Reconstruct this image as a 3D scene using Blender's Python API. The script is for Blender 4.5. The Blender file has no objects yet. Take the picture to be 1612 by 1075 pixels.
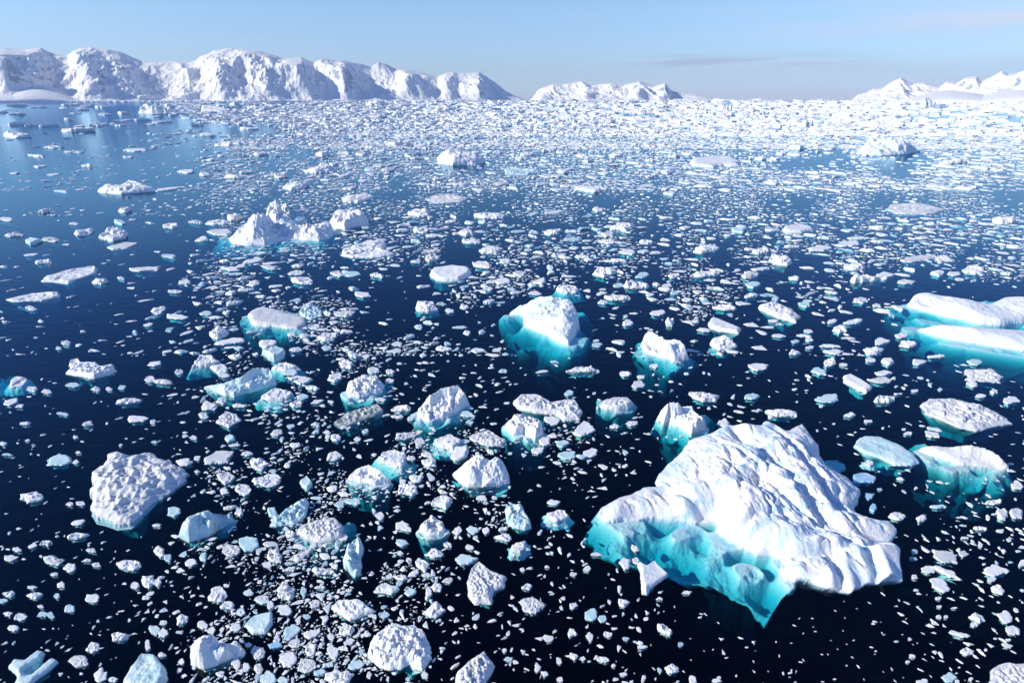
import bpy, math, random
import numpy as np
from mathutils import Vector, Matrix

# ------------------------------------------------------------------ camera, sky, sun, exposure
CAMH, F, PITCH = 25.0, 960.0, math.atan(379.5 / 960.0)
SUN_EL, SUN_AZ = math.radians(28), math.radians(256)
S = bpy.context.scene
C = S.collection
cd = bpy.data.cameras.new('camera'); cam = bpy.data.objects.new('camera', cd); C.objects.link(cam)
cam.location = (0, 0, CAMH); cam.rotation_euler = (math.pi / 2 - PITCH, 0, 0)
cd.sensor_width = 36; cd.lens = 36 * F / 1612; cd.clip_start = .5; cd.clip_end = 300000
S.camera = cam
S.view_settings.view_transform = 'Standard'; S.view_settings.look = 'None'
S.view_settings.gamma = 1; S.view_settings.exposure = 0.44
S.cycles.max_bounces = 8; S.cycles.transparent_max_bounces = 12
S.cycles.diffuse_bounces = 3

W = bpy.data.worlds.new('World'); S.world = W; W.use_nodes = True
nt = W.node_tree; N = nt.nodes; L = nt.links
bg = N['Background']
sky = N.new('ShaderNodeTexSky'); sky.sky_type = 'NISHITA'; sky.sun_disc = False
sky.sun_elevation = SUN_EL; sky.sun_rotation = SUN_AZ
sky.altitude = 0; sky.air_density = 1.0; sky.dust_density = 0.2; sky.ozone_density = 1.6
# thin cirrus streaks low in the sky
tc = N.new('ShaderNodeTexCoord'); sep = N.new('ShaderNodeSeparateXYZ'); L.new(tc.outputs['Generated'], sep.inputs[0])
mp = N.new('ShaderNodeMapping'); mp.inputs['Scale'].default_value = (1.6, 1.6, 22); mp.inputs['Location'].default_value = (.35, .2, .1)
L.new(tc.outputs['Generated'], mp.inputs[0])
nz = N.new('ShaderNodeTexNoise'); nz.inputs['Scale'].default_value = 1.7; nz.inputs['Detail'].default_value = 6; nz.inputs['Roughness'].default_value = .5
L.new(mp.outputs[0], nz.inputs[0])
cr = N.new('ShaderNodeMapRange'); cr.interpolation_type = 'SMOOTHSTEP'
cr.inputs[1].default_value = .46; cr.inputs[2].default_value = .72; cr.inputs[3].default_value = 0; cr.inputs[4].default_value = .62
L.new(nz.outputs[0], cr.inputs[0])
def rng(src, a, b, c, d):
    m = N.new('ShaderNodeMapRange'); m.interpolation_type = 'SMOOTHSTEP'
    for i, v in enumerate((a, b, c, d)): m.inputs[i + 1].default_value = v
    L.new(src, m.inputs[0]); return m.outputs[0]
def mul(a, b):
    m = N.new('ShaderNodeMath'); m.operation = 'MULTIPLY'; L.new(a, m.inputs[0]); L.new(b, m.inputs[1]); return m.outputs[0]
east = rng(sep.outputs[0], -.05, .45, 0.06, 1)
low = rng(sep.outputs[2], .02, .22, 1, .15)
cl = mul(mul(cr.outputs[0], east), low)
tint = N.new('ShaderNodeValToRGB'); L.new(sep.outputs[2], tint.inputs[0])
e = tint.color_ramp.elements; e[0].position = 0; e[0].color = (.56, .74, 1.46, 1); e[1].position = 1; e[1].color = (.36, .54, .95, 1)
for p_, c_ in ((.045, (.58, .75, 1.16, 1)), (.13, (.66, .82, 1.06, 1)), (.25, (.34, .56, 1.0, 1)), (.5, (.30, .55, .98, 1))):
    k = e.new(p_); k.color = c_
tm = N.new('ShaderNodeMix'); tm.data_type = 'RGBA'; tm.blend_type = 'MULTIPLY'; tm.inputs[0].default_value = 1
L.new(sky.outputs[0], tm.inputs[6]); L.new(tint.outputs[0], tm.inputs[7])
mix = N.new('ShaderNodeMix'); mix.data_type = 'RGBA'
L.new(cl, mix.inputs[0]); L.new(tm.outputs[2], mix.inputs[6]); mix.inputs[7].default_value = (4.3, 4.8, 5.9, 1)
b1 = rng(sep.outputs[2], .040, .052, 0, 1); b2 = rng(sep.outputs[2], .053, .066, 1, 0)
a1 = rng(sep.outputs[0], .12, .24, 0, 1); a2 = rng(sep.outputs[0], .36, .52, 1, 0)
mp2 = N.new('ShaderNodeMapping'); mp2.inputs['Scale'].default_value = (6, 6, 110); L.new(tc.outputs['Generated'], mp2.inputs[0])
nz2 = N.new('ShaderNodeTexNoise'); nz2.inputs['Scale'].default_value = 1.2; nz2.inputs['Detail'].default_value = 5; L.new(mp2.outputs[0], nz2.inputs[0])
st = mul(mul(mul(b1, b2), mul(a1, a2)), rng(nz2.outputs[0], .38, .62, 0, .75))
mix2 = N.new('ShaderNodeMix'); mix2.data_type = 'RGBA'; L.new(st, mix2.inputs[0]); L.new(mix.outputs[2], mix2.inputs[6]); mix2.inputs[7].default_value = (2.6, 3.2, 4.9, 1)
c1 = rng(sep.outputs[2], .078, .090, 0, 1); c2 = rng(sep.outputs[2], .090, .104, 1, 0)
st2 = mul(mul(mul(c1, c2), rng(sep.outputs[0], .42, .56, 0, 1)), rng(nz2.outputs[0], .36, .6, .1, .7))
mix3 = N.new('ShaderNodeMix'); mix3.data_type = 'RGBA'; L.new(st2, mix3.inputs[0]); L.new(mix2.outputs[2], mix3.inputs[6]); mix3.inputs[7].default_value = (5.2, 5.2, 5.9, 1)
L.new(mix3.outputs[2], bg.inputs[0]); bg.inputs[1].default_value = 0.119

sd = bpy.data.lights.new('sun', 'SUN'); sun = bpy.data.objects.new('sun', sd); C.objects.link(sun)
sd.energy = 3.65; sd.angle = math.radians(.5); sd.color = (1, .945, .81)
to_sun = Vector((math.sin(SUN_AZ) * math.cos(SUN_EL), math.cos(SUN_AZ) * math.cos(SUN_EL), math.sin(SUN_EL)))
sun.rotation_euler = to_sun.to_track_quat('Z', 'Y').to_euler()

# ------------------------------------------------------------------ pixel of the photo -> point at height z
cp, sp_ = math.cos(PITCH), math.sin(PITCH)
def at(px, py, z=0.0):
    r = (px - 806) / F; u = (537.5 - py) / F
    dy = cp + u * sp_; dz = -sp_ + u * cp
    t = (z - CAMH) / dz
    return r * t, dy * t
def px_m(py):                       # metres of one pixel across, slant range at the water, sin and cos of depression
    u = (537.5 - py) / F
    dy = cp + u * sp_; dz = -sp_ + u * cp
    n = math.hypot(dy, dz)
    return (-CAMH / dz) / F, -dz / n, dy / n

# ------------------------------------------------------------------ noise
def _hash(i, j, s):
    h = (i.astype(np.int64) * 374761393 + j.astype(np.int64) * 668265263 + int(s) * 974711 + 1013904223) & 0xffffffff
    h = ((h ^ (h >> 13)) * 1274126177) & 0xffffffff
    h = ((h ^ (h >> 16)) * 2246822519) & 0xffffffff
    return (h ^ (h >> 15)) & 0xffffffff
def perlin(x, y, s=0):
    xi = np.floor(x); yi = np.floor(y); xf = x - xi; yf = y - yi
    xi = xi.astype(np.int64); yi = yi.astype(np.int64)
    u = xf ** 3 * (xf * (xf * 6 - 15) + 10); v = yf ** 3 * (yf * (yf * 6 - 15) + 10)
    def g(a, b):
        t = _hash(xi + a, yi + b, s) * (2 * math.pi / 4294967296.0)
        return np.cos(t) * (xf - a) + np.sin(t) * (yf - b)
    a = g(0, 0) * (1 - u) + g(1, 0) * u; b = g(0, 1) * (1 - u) + g(1, 1) * u
    return (a * (1 - v) + b * v) * 1.5
def fbm(x, y, s=0, o=5, g=.5):
    r = 0; a = 1
    for k in range(o):
        r = r + a * perlin(x + 17.3 * k, y - 9.1 * k, s + k); a *= g; x = x * 2.03; y = y * 2.03
    return r
def ridged(x, y, s=0, o=5, g=.5):
    r = 0; a = 1; w = 1
    for k in range(o):
        n = 1 - np.abs(perlin(x + 17.3 * k, y - 9.1 * k, s + k)) * 1.6
        n = np.clip(n, 0, 1) ** 2
        r = r + a * n * w; w = np.clip(n * 1.6, 0, 1); a *= g; x = x * 2.05; y = y * 2.05
    return r
def worley(x, y, s=0):
    xi = np.floor(x).astype(np.int64); yi = np.floor(y).astype(np.int64)
    d1 = np.full(x.shape, 9.); d2 = np.full(x.shape, 9.); idc = np.zeros(x.shape)
    for a in (-1, 0, 1):
        for b in (-1, 0, 1):
            h = _hash(xi + a, yi + b, s)
            cx = xi + a + (h & 0xffff) / 65536.; cy = yi + b + ((h >> 16) & 0xffff) / 65536.
            d = np.hypot(x - cx, y - cy)
            n = d < d1
            d2 = np.where(n, d1, np.minimum(d2, d)); idc = np.where(n, (_hash(xi + a, yi + b, s + 5) & 0xffff) / 65536., idc)
            d1 = np.where(n, d, d1)
    return d1, d2, idc

# ------------------------------------------------------------------ materials
def material(name):
    m = bpy.data.materials.new(name); m.use_nodes = True
    return m, m.node_tree.nodes, m.node_tree.links, m.node_tree.nodes['Principled BSDF']
def ice_mat(name, c1, c2, scale=.8, bump=.12, bscale=6, rough=.55, lo=.42, hi=.62, sss=.0, crack=False):
    m, n, l, b = material(name)
    g = n.new('ShaderNodeNewGeometry')
    a = n.new('ShaderNodeTexNoise'); a.inputs['Scale'].default_value = scale; a.inputs['Detail'].default_value = 6
    a.inputs['Distortion'].default_value = .6
    l.new(g.outputs['Position'], a.inputs[0])
    r = n.new('ShaderNodeMapRange'); r.inputs[1].default_value = lo; r.inputs[2].default_value = hi
    l.new(a.outputs[0], r.inputs[0])
    mx = n.new('ShaderNodeMix'); mx.data_type = 'RGBA'; mx.inputs[6].default_value = (*c1, 1); mx.inputs[7].default_value = (*c2, 1)
    l.new(r.outputs[0], mx.inputs[0])
    col = mx.outputs[2]
    if crack:                                   # veins of clear blue ice
        dn = n.new('ShaderNodeTexNoise'); dn.inputs['Scale'].default_value = .5; dn.inputs['Detail'].default_value = 5; l.new(g.outputs['Position'], dn.inputs[0])
        va_ = n.new('ShaderNodeVectorMath'); va_.operation = 'MULTIPLY_ADD'; va_.inputs[1].default_value = (3.2, 3.2, 3.2); l.new(dn.outputs['Color'], va_.inputs[0]); l.new(g.outputs['Position'], va_.inputs[2])
        vo = n.new('ShaderNodeTexVoronoi'); vo.feature = 'DISTANCE_TO_EDGE'; vo.inputs['Scale'].default_value = .23; l.new(va_.outputs[0], vo.inputs['Vector'])
        vr = n.new('ShaderNodeMapRange'); vr.inputs[1].default_value = .008; vr.inputs[2].default_value = .045; vr.inputs[3].default_value = .75; vr.inputs[4].default_value = 0; l.new(vo.outputs['Distance'], vr.inputs[0])
        m2 = n.new('ShaderNodeMix'); m2.data_type = 'RGBA'; l.new(vr.outputs[0], m2.inputs[0]); l.new(col, m2.inputs[6]); m2.inputs[7].default_value = (.52, .76, .87, 1); col = m2.outputs[2]
    l.new(col, b.inputs['Base Color'])
    b.inputs['Roughness'].default_value = rough
    b.inputs['Specular IOR Level'].default_value = .35
    if sss:
        b.inputs['Subsurface Weight'].default_value = sss
        b.inputs['Subsurface Radius'].default_value = (.25, .6, 1.0); b.inputs['Subsurface Scale'].default_value = .3
    f = n.new('ShaderNodeTexNoise'); f.inputs['Scale'].default_value = bscale; f.inputs['Detail'].default_value = 8; f.inputs['Roughness'].default_value = .65
    l.new(g.outputs['Position'], f.inputs[0])
    bp = n.new('ShaderNodeBump'); bp.inputs['Strength'].default_value = 1; bp.inputs['Distance'].default_value = bump
    l.new(f.outputs[0], bp.inputs['Height']); l.new(bp.outputs[0], b.inputs['Normal'])
    return m
M_snow = ice_mat('snow_ice', (.90, .89, .87), (.76, .82, .87), .45, .05, 5, lo=.5, hi=.72)
M_big = ice_mat('berg_ice', (.87, .86, .86), (.70, .80, .88), .35, .10, 3.2, lo=.52, hi=.66, crack=True)
M_grey = ice_mat('weathered_ice', (.82, .80, .78), (.66, .68, .70), 1.5, .06, 6)
M_aqua = ice_mat('wet_aqua_ice', (.70, .84, .85), (.50, .74, .78), .9, .06, 4, rough=.35)
M_pale = ice_mat('pale_ice', (.84, .87, .87), (.66, .82, .86), .35, .06, 3, lo=.45, hi=.62)
M_blue = ice_mat('blue_and_shade_ice', (.50, .72, .86), (.30, .58, .80), .8, .05, 4, rough=.3)  # own blue, also shade painted into chunks in the largest iceberg's shadow
M_dark = ice_mat('clear_dark_ice', (.62, .64, .60), (.16, .20, .20), 1.4, .06, 5, rough=.3)
M_sunk = ice_mat('sunken_ice', (.80, .84, .84), (.55, .66, .68), .5, .05, 2, rough=.5)
# small ice: tint per piece from a mesh attribute
m, n, l, b = material('brash_ice')
at_ = n.new('ShaderNodeAttribute'); at_.attribute_name = 'tint'
rp = n.new('ShaderNodeValToRGB'); l.new(at_.outputs['Fac'], rp.inputs[0])
e = rp.color_ramp.elements; e[0].position = 0; e[0].color = (.89, .88, .86, 1); e[1].position = 1; e[1].color = (.42, .60, .66, 1)
k = e.new(.55); k.color = (.80, .82, .82, 1); k = e.new(.85); k.color = (.60, .75, .79, 1)
l.new(rp.outputs[0], b.inputs['Base Color']); b.inputs['Roughness'].default_value = .5
g = n.new('ShaderNodeNewGeometry')
f = n.new('ShaderNodeTexNoise'); f.inputs['Scale'].default_value = 9; f.inputs['Detail'].default_value = 5; l.new(g.outputs['Position'], f.inputs[0])
bp = n.new('ShaderNodeBump'); bp.inputs['Distance'].default_value = .03; bp.inputs['Strength'].default_value = 1
l.new(f.outputs[0], bp.inputs['Height']); l.new(bp.outputs[0], b.inputs['Normal'])
M_brash = m

def mesh_obj(name, V, Fq, mat, smooth=True, tris=False):
    me = bpy.data.meshes.new(name)
    V = np.asarray(V, np.float32); Fq = np.asarray(Fq, np.int32); k = Fq.shape[1]
    me.vertices.add(len(V)); me.vertices.foreach_set('co', V.ravel())
    me.loops.add(Fq.size); me.loops.foreach_set('vertex_index', Fq.ravel())
    me.polygons.add(len(Fq)); me.polygons.foreach_set('loop_start', np.arange(0, Fq.size, k, dtype=np.int32))
    me.polygons.foreach_set('use_smooth', np.full(len(Fq), smooth))
    me.update(calc_edges=True); me.validate()
    if mat: me.materials.append(mat)
    o = bpy.data.objects.new(name, me); C.objects.link(o)
    return o
def tag(o, label=None, cat=None, group=None, kind=None):
    if label and len(label.split()) > 16: print('LONG', label)
    if label: o['label'] = label
    if cat: o['category'] = cat
    if group: o['group'] = group
    if kind: o['kind'] = kind
    return o

# ------------------------------------------------------------------ water
WEXT, WDEP = 40000.0, 60.0
wv = [(-WEXT, -600, 0), (WEXT, -600, 0), (WEXT, WEXT, 0), (-WEXT, WEXT, 0),
      (-WEXT, -600, -WDEP), (WEXT, -600, -WDEP), (WEXT, WEXT, -WDEP), (-WEXT, WEXT, -WDEP)]
water = mesh_obj('water', wv, [(0, 1, 2, 3), (7, 6, 5, 4), (0, 4, 5, 1), (1, 5, 6, 2), (2, 6, 7, 3), (3, 7, 4, 0)], None, smooth=False)
tag(water, 'calm dark blue polar sea between the floating ice', kind='structure')
m = bpy.data.materials.new('sea_water'); m.use_nodes = True; n = m.node_tree.nodes; l = m.node_tree.links
n.remove(n['Principled BSDF']); out = n['Material Output']
tr = n.new('ShaderNodeBsdfTransparent'); gl = n.new('ShaderNodeBsdfGlossy'); gl.inputs['Roughness'].default_value = .03; gl.inputs['Color'].default_value = (.50, .78, 1.0, 1)
fr = n.new('ShaderNodeFresnel')
g = n.new('ShaderNodeNewGeometry')              # straight (unrefracted) rays: the same reflectance from both sides
io = n.new('ShaderNodeMapRange'); io.inputs[3].default_value = 1.333; io.inputs[4].default_value = 1 / 1.333
l.new(g.outputs['Backfacing'], io.inputs[0]); l.new(io.outputs[0], fr.inputs['IOR'])
mx = n.new('ShaderNodeMixShader'); l.new(fr.outputs[0], mx.inputs[0]); l.new(tr.outputs[0], mx.inputs[1]); l.new(gl.outputs[0], mx.inputs[2])
g = n.new('ShaderNodeNewGeometry')
f1 = n.new('ShaderNodeTexNoise'); f1.inputs['Scale'].default_value = .9; f1.inputs['Detail'].default_value = 4
mpn = n.new('ShaderNodeMapping'); mpn.inputs['Scale'].default_value = (.6, 1.2, 1); l.new(g.outputs['Position'], mpn.inputs[0]); l.new(mpn.outputs[0], f1.inputs[0])
bp = n.new('ShaderNodeBump'); bp.inputs['Strength'].default_value = 1; bp.inputs['Distance'].default_value = .035
l.new(f1.outputs[0], bp.inputs['Height']); l.new(bp.outputs[0], gl.inputs['Normal']); l.new(bp.outputs[0], fr.inputs['Normal'])
l.new(mx.outputs[0], out.inputs['Surface'])
va = n.new('ShaderNodeVolumeAbsorption')
KD = .95; va.inputs['Density'].default_value = KD
# transmitted colour per metre: red dies first, then green, blue last
va.inputs['Color'].default_value = (0.0, .785, .83, 1)
l.new(va.outputs[0], out.inputs['Volume'])
water.data.materials.append(m)
mb = ice_mat('sea_bed', (.02, .03, .04), (.03, .03, .03)); water.data.materials.append(mb)
water.data.polygons[1].material_index = 1

# ------------------------------------------------------------------ mountains
def interp(pts, x): return np.interp(x, [p[0] for p in pts], [p[1] for p in pts])
def mountain_mat():
    m, n, l, b = material('alpine_snow_rock')
    g = n.new('ShaderNodeNewGeometry'); sp = n.new('ShaderNodeSeparateXYZ'); l.new(g.outputs['Normal'], sp.inputs[0])
    a = n.new('ShaderNodeTexNoise'); a.inputs['Scale'].default_value = .0038; a.inputs['Detail'].default_value = 9; a.inputs['Roughness'].default_value = .65
    mp = n.new('ShaderNodeMapping'); mp.inputs['Scale'].default_value = (.6, .6, 4.2); l.new(g.outputs['Position'], mp.inputs[0]); l.new(mp.outputs[0], a.inputs[0])
    ad = n.new('ShaderNodeMath'); ad.operation = 'MULTIPLY_ADD'; ad.inputs[1].default_value = .9; l.new(a.outputs[0], ad.inputs[0]); l.new(sp.outputs[2], ad.inputs[2])
    r = n.new('ShaderNodeMapRange'); r.inputs[1].default_value = .95; r.inputs[2].default_value = 1.02; l.new(ad.outputs[0], r.inputs[0])
    mx = n.new('ShaderNodeMix'); mx.data_type = 'RGBA'; mx.inputs[6].default_value = (.30, .36, .46, 1); mx.inputs[7].default_value = (.93, .91, .88, 1)
    l.new(r.outputs[0], mx.inputs[0]); l.new(mx.outputs[2], b.inputs['Base Color']); b.inputs['Roughness'].default_value = .7
    f = n.new('ShaderNodeTexNoise'); f.inputs['Scale'].default_value = .012; f.inputs['Detail'].default_value = 7; l.new(g.outputs['Position'], f.inputs[0])
    bp = n.new('ShaderNodeBump'); bp.inputs['Distance'].default_value = 13; bp.inputs['Strength'].default_value = .7
    l.new(f.outputs[0], bp.inputs['Height']); l.new(bp.outputs[0], b.inputs['Normal'])
    return m
M_mtn = mountain_mat()
def mountain(label, ridge, foot, top, seed, heads=(), domes=(), px_step=.8, nj=150, rib=.38, rscale=1450., back=1.6, skew=.25):
    x0, x1 = ridge[0][0], ridge[-1][0]
    X = np.arange(x0, x1 + px_step, px_step); nx = len(X)
    Df = interp(foot, X); Dr = interp(top, X)
    Ry = interp(ridge, X)
    # height of the skyline above the sea, from its pixel and its distance (Y-depth)
    u = (537.5 - Ry) / F; Hr = CAMH + (-sp_ + u * cp) / (cp + u * sp_) * Dr
    Hr = np.maximum(Hr, 2)
    T = np.concatenate([np.linspace(0, 1, nj), 1 + np.linspace(0, back, 40)[1:]])
    TT, XX = np.meshgrid(T, X, indexing='ij')
    D = Df + TT * (Dr - Df)
    # bearing of each pixel column (taken along the horizon)
    uh = 379.5 / F
    wx = (XX - 806) / F / (cp + uh * sp_) * D; wy = D
    hd = np.zeros_like(X)
    for (c, w, a) in heads: hd += 1.15 * a * np.exp(-((X - c) / w) ** 2)
    t = np.clip(TT, 0, 1)
    tt = np.clip(t + hd[None, :] * np.sin(np.pi * t) ** .8, 0, 1)
    prof = .10 * tt + .9 * (tt ** 1.25) * (1 - .0 * tt)
    steep = 1 / (1 + np.exp(-(tt - .45) * 7)); s0 = 1 / (1 + math.exp(.45 * 7)); s1 = 1 / (1 + math.exp(-.55 * 7))
    prof = .6 * prof + .4 * (steep - s0) / (s1 - s0)
    ap = np.clip((TT - .04) / .24, 0, 1); ap = ap * ap * (3 - 2 * ap); prof = prof * (.25 + .75 * ap)
    prof = np.where(TT > 1, np.clip(1 - (TT - 1) ** 1.1 * .8, 0, 1), prof)
    env = np.clip(np.sin(np.pi * np.clip(t, 0, 1)), 0, 1) ** .7
    wu = wx + skew * wy
    r1 = ridged(wu / rscale, wy / (rscale * 2.6), seed, 6, .47)
    r2 = fbm(wx / 420, wy / 420, seed + 9, 6, .55)
    z = Hr[None, :] * (prof * (1 - .12 * env) + rib * env * (r1 - .62) * (.35 + .65 * prof) + .02 * r2 * env)
    z += Hr[None, :] * env * .05 * (ridged(wu / (rscale * .33), wy / (rscale * .9), seed + 40, 5, .6) - .6)
    z += Hr[None, :] * .016 * fbm(wx / 160, wy / 160, seed + 3, 4) * (TT > .02)
    for (cx, cz, w, dd) in domes:
        h = cz * (1 - ((XX - cx) / w) ** 2) * (1 - ((t - dd) / .35) ** 2 * (t > dd)) * np.clip(t / dd, 0, 1) ** .5
        z = np.maximum(z, np.where(np.abs(XX - cx) < w, h, -50) * (t < dd + .35))
    lim = CAMH + (Hr - CAMH)[None, :] * D / Dr[None, :] * (.80 + .20 * np.clip(TT, 0, 1) ** 1.5)
    z = np.where((TT < 1) & (z > lim - 12), lim - 12 * np.exp(-(np.maximum(z - lim + 12, 0)) / 60), z)
    # ice cliff at the shore
    cliff = 16 + 9 * fbm(X / 6, X * 0 + 3., seed + 5, 4)
    z = np.where((TT > .004) & (TT <= 1.3), np.maximum(z, cliff[None, :] + 30 * t), z)
    z = np.where(TT <= .004, -5, z); z[-1, :] = -5
    endf = np.clip(np.minimum(X - x0, x1 - X) / 14., 0, 1) ** .7
    V = np.stack([wx, wy, z * np.where(z > 0, endf[None, :], 1)], -1).reshape(-1, 3)
    nr = len(T); i = np.arange(nr - 1)[:, None] * nx + np.arange(nx - 1)[None, :]
    Fq = np.stack([i, i + 1, i + nx + 1, i + nx], -1).reshape(-1, 4)
    o = mesh_obj('mountain_range', V, Fq, M_mtn)
    return tag(o, label, kind='structure')
mountain('long snow covered mountain range with rocky bands along the left horizon',
    [(-160, 90), (-60, 84), (0, 75), (30, 76), (60, 79), (85, 75), (98, 84), (122, 88), (134, 80), (150, 76), (163, 74), (170, 76), (185, 77), (205, 83), (235, 96), (262, 98), (290, 97), (305, 99), (320, 95), (330, 88), (350, 80), (377, 75), (392, 78), (410, 80), (430, 84), (455, 91), (482, 91), (500, 99), (512, 93), (545, 96), (575, 102), (588, 106), (600, 99), (612, 101), (625, 109), (640, 109), (665, 114), (690, 121), (703, 116), (715, 114), (722, 117), (740, 115), (755, 114), (766, 121), (780, 130), (795, 143), (812, 152), (832, 157)],
    [(-160, 6200), (0, 7000), (400, 8800), (830, 12500)], [(-160, 9500), (0, 10000), (400, 11500), (700, 13600), (830, 14200)], 11,
    heads=((15, 22, .25), (150, 26, .30), (205, 22, .12), (350, 20, .25), (420, 26, .1), (480, 22, .22), (545, 14, .2), (640, 13, .2), (705, 10, .2), (755, 12, .28), (285, 40, -.14), (90, 22, -.12), (590, 18, -.12)),
    domes=((20, 120, 90, .25), (60, 210, 70, .4), (-60, 180, 80, .3)))
mountain('distant pale snowy peaks on the middle of the horizon',
    [(832, 157), (842, 146), (850, 140), (870, 133), (885, 133), (900, 131), (915, 128), (930, 136), (945, 132), (960, 131), (980, 134), (1005, 128), (1015, 132), (1028, 136), (1045, 131), (1055, 143), (1072, 147), (1092, 148), (1110, 152), (1135, 158)],
    [(832, 15500), (1135, 17000)], [(832, 18500), (1135, 19500)], 31,
    heads=((860, 12, .2), (925, 10, .35), (1005, 12, .3), (1045, 8, .2)), rib=.4, rscale=800, px_step=.7)
mountain('far snow dome just above the horizon right of centre', [(1172, 158.5), (1182, 155.5), (1198, 154.5), (1210, 156), (1220, 158.5)], [(1172, 17500), (1220, 17500)], [(1172, 18500), (1220, 18500)], 41, nj=40, rib=.1)
mountain('rocky snow covered peaks rising at the right edge of the horizon',
    [(1335, 158), (1350, 149), (1362, 146), (1372, 140), (1385, 140), (1398, 129), (1411, 122), (1422, 128), (1432, 131), (1448, 130), (1462, 133), (1475, 137), (1484, 128), (1500, 131), (1512, 122), (1528, 121), (1538, 129), (1550, 122), (1566, 112), (1576, 117), (1590, 115), (1602, 110), (1625, 104), (1680, 100), (1790, 120)],
    [(1335, 8200), (1500, 7400), (1790, 6200)], [(1335, 9600), (1500, 9800), (1790, 9200)], 53,
    heads=((1411, 14, .12), (1530, 16, .15), (1480, 14, -.15), (1600, 20, .1)), domes=((1500, 150, 90, .5), (1620, 190, 110, .45)), rib=.42, rscale=520, px_step=.7)

# ------------------------------------------------------------------ ice pieces as sculpted height fields that go on below the water
occ = np.zeros((1400, 2200), bool); OX, OY = 300, 0            # pixels already taken, for the scatter
def fill_poly(pts):
    P = np.array([(p[0] + OX, p[1] + OY) for p in pts]); x0, y0 = np.floor(P.min(0)).astype(int); x1, y1 = np.ceil(P.max(0)).astype(int) + 1
    x0 = max(x0, 0); y0 = max(y0, 0); x1 = min(x1, 2199); y1 = min(y1, 1399)
    if x1 <= x0 or y1 <= y0: return
    yy, xx = np.mgrid[y0:y1, x0:x1]; ins = np.zeros(xx.shape, bool); n = len(P)
    for a in range(n):
        ax, ay = P[a]; bx, by = P[(a + 1) % n]
        if ay == by: continue
        c = ((yy < ay) != (yy < by)) & (xx < (bx - ax) * (yy - ay) / (by - ay) + ax); ins ^= c
    occ[y0:y1, x0:x1] |= ins
def seg_dist(X, Y, P):
    d = np.full(X.shape, 1e9); ins = np.zeros(X.shape, bool); rz = np.zeros(X.shape); n = len(P)
    for a in range(n):
        ax, ay, az = P[a]; bx, by, bz = P[(a + 1) % n]
        ex, ey = bx - ax, by - ay; L2 = ex * ex + ey * ey + 1e-9
        t = np.clip(((X - ax) * ex + (Y - ay) * ey) / L2, 0, 1)
        q = np.hypot(X - ax - t * ex, Y - ay - t * ey); k = q < d
        rz = np.where(k, az + t * (bz - az), rz); d = np.where(k, q, d)
        if ay != by: ins ^= ((Y < ay) != (Y < by)) & (X < ex * (Y - ay) / (by - ay) + ax)
    return np.where(ins, d, -d), rz
def rbf(pts, X, Y, c):
    P = np.array([(p[0], p[1]) for p in pts]); z = np.array([p[2] for p in pts]); m = z.mean()
    A = np.hypot(P[:, None, 0] - P[None, :, 0], P[:, None, 1] - P[None, :, 1]); A = np.sqrt(A * A + c * c)
    w = np.linalg.solve(A + np.eye(len(z)) * -1e-4 * c, z - m)
    r = np.full(X.shape, m)
    for (x, y), k in zip(P, w): r = r + k * np.sqrt((X - x) ** 2 + (Y - y) ** 2 + c * c)
    return r
HERO = []
TRENCH = [(.55, .30, [(1372, 858), (1386, 882), (1398, 902), (1400, 926)]), (.45, .35, [(1312, 862), (1333, 892), (1343, 915), (1338, 934)]), (.35, .25, [(1392, 845), (1345, 848), (1300, 856), (1262, 868)]),
          (.40, .45, [(1160, 690), (1200, 722), (1246, 768), (1285, 800), (1335, 835)]), (.30, .35, [(1130, 822), (1108, 800), (1070, 775), (1045, 768)]), (.35, .3, [(1220, 690), (1262, 735), (1300, 775), (1322, 800)]),
          (.2, .2, [(1150, 845), (1190, 822), (1235, 815)]), (.25, .25, [(1348, 806), (1325, 790), (1318, 765)])]
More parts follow.
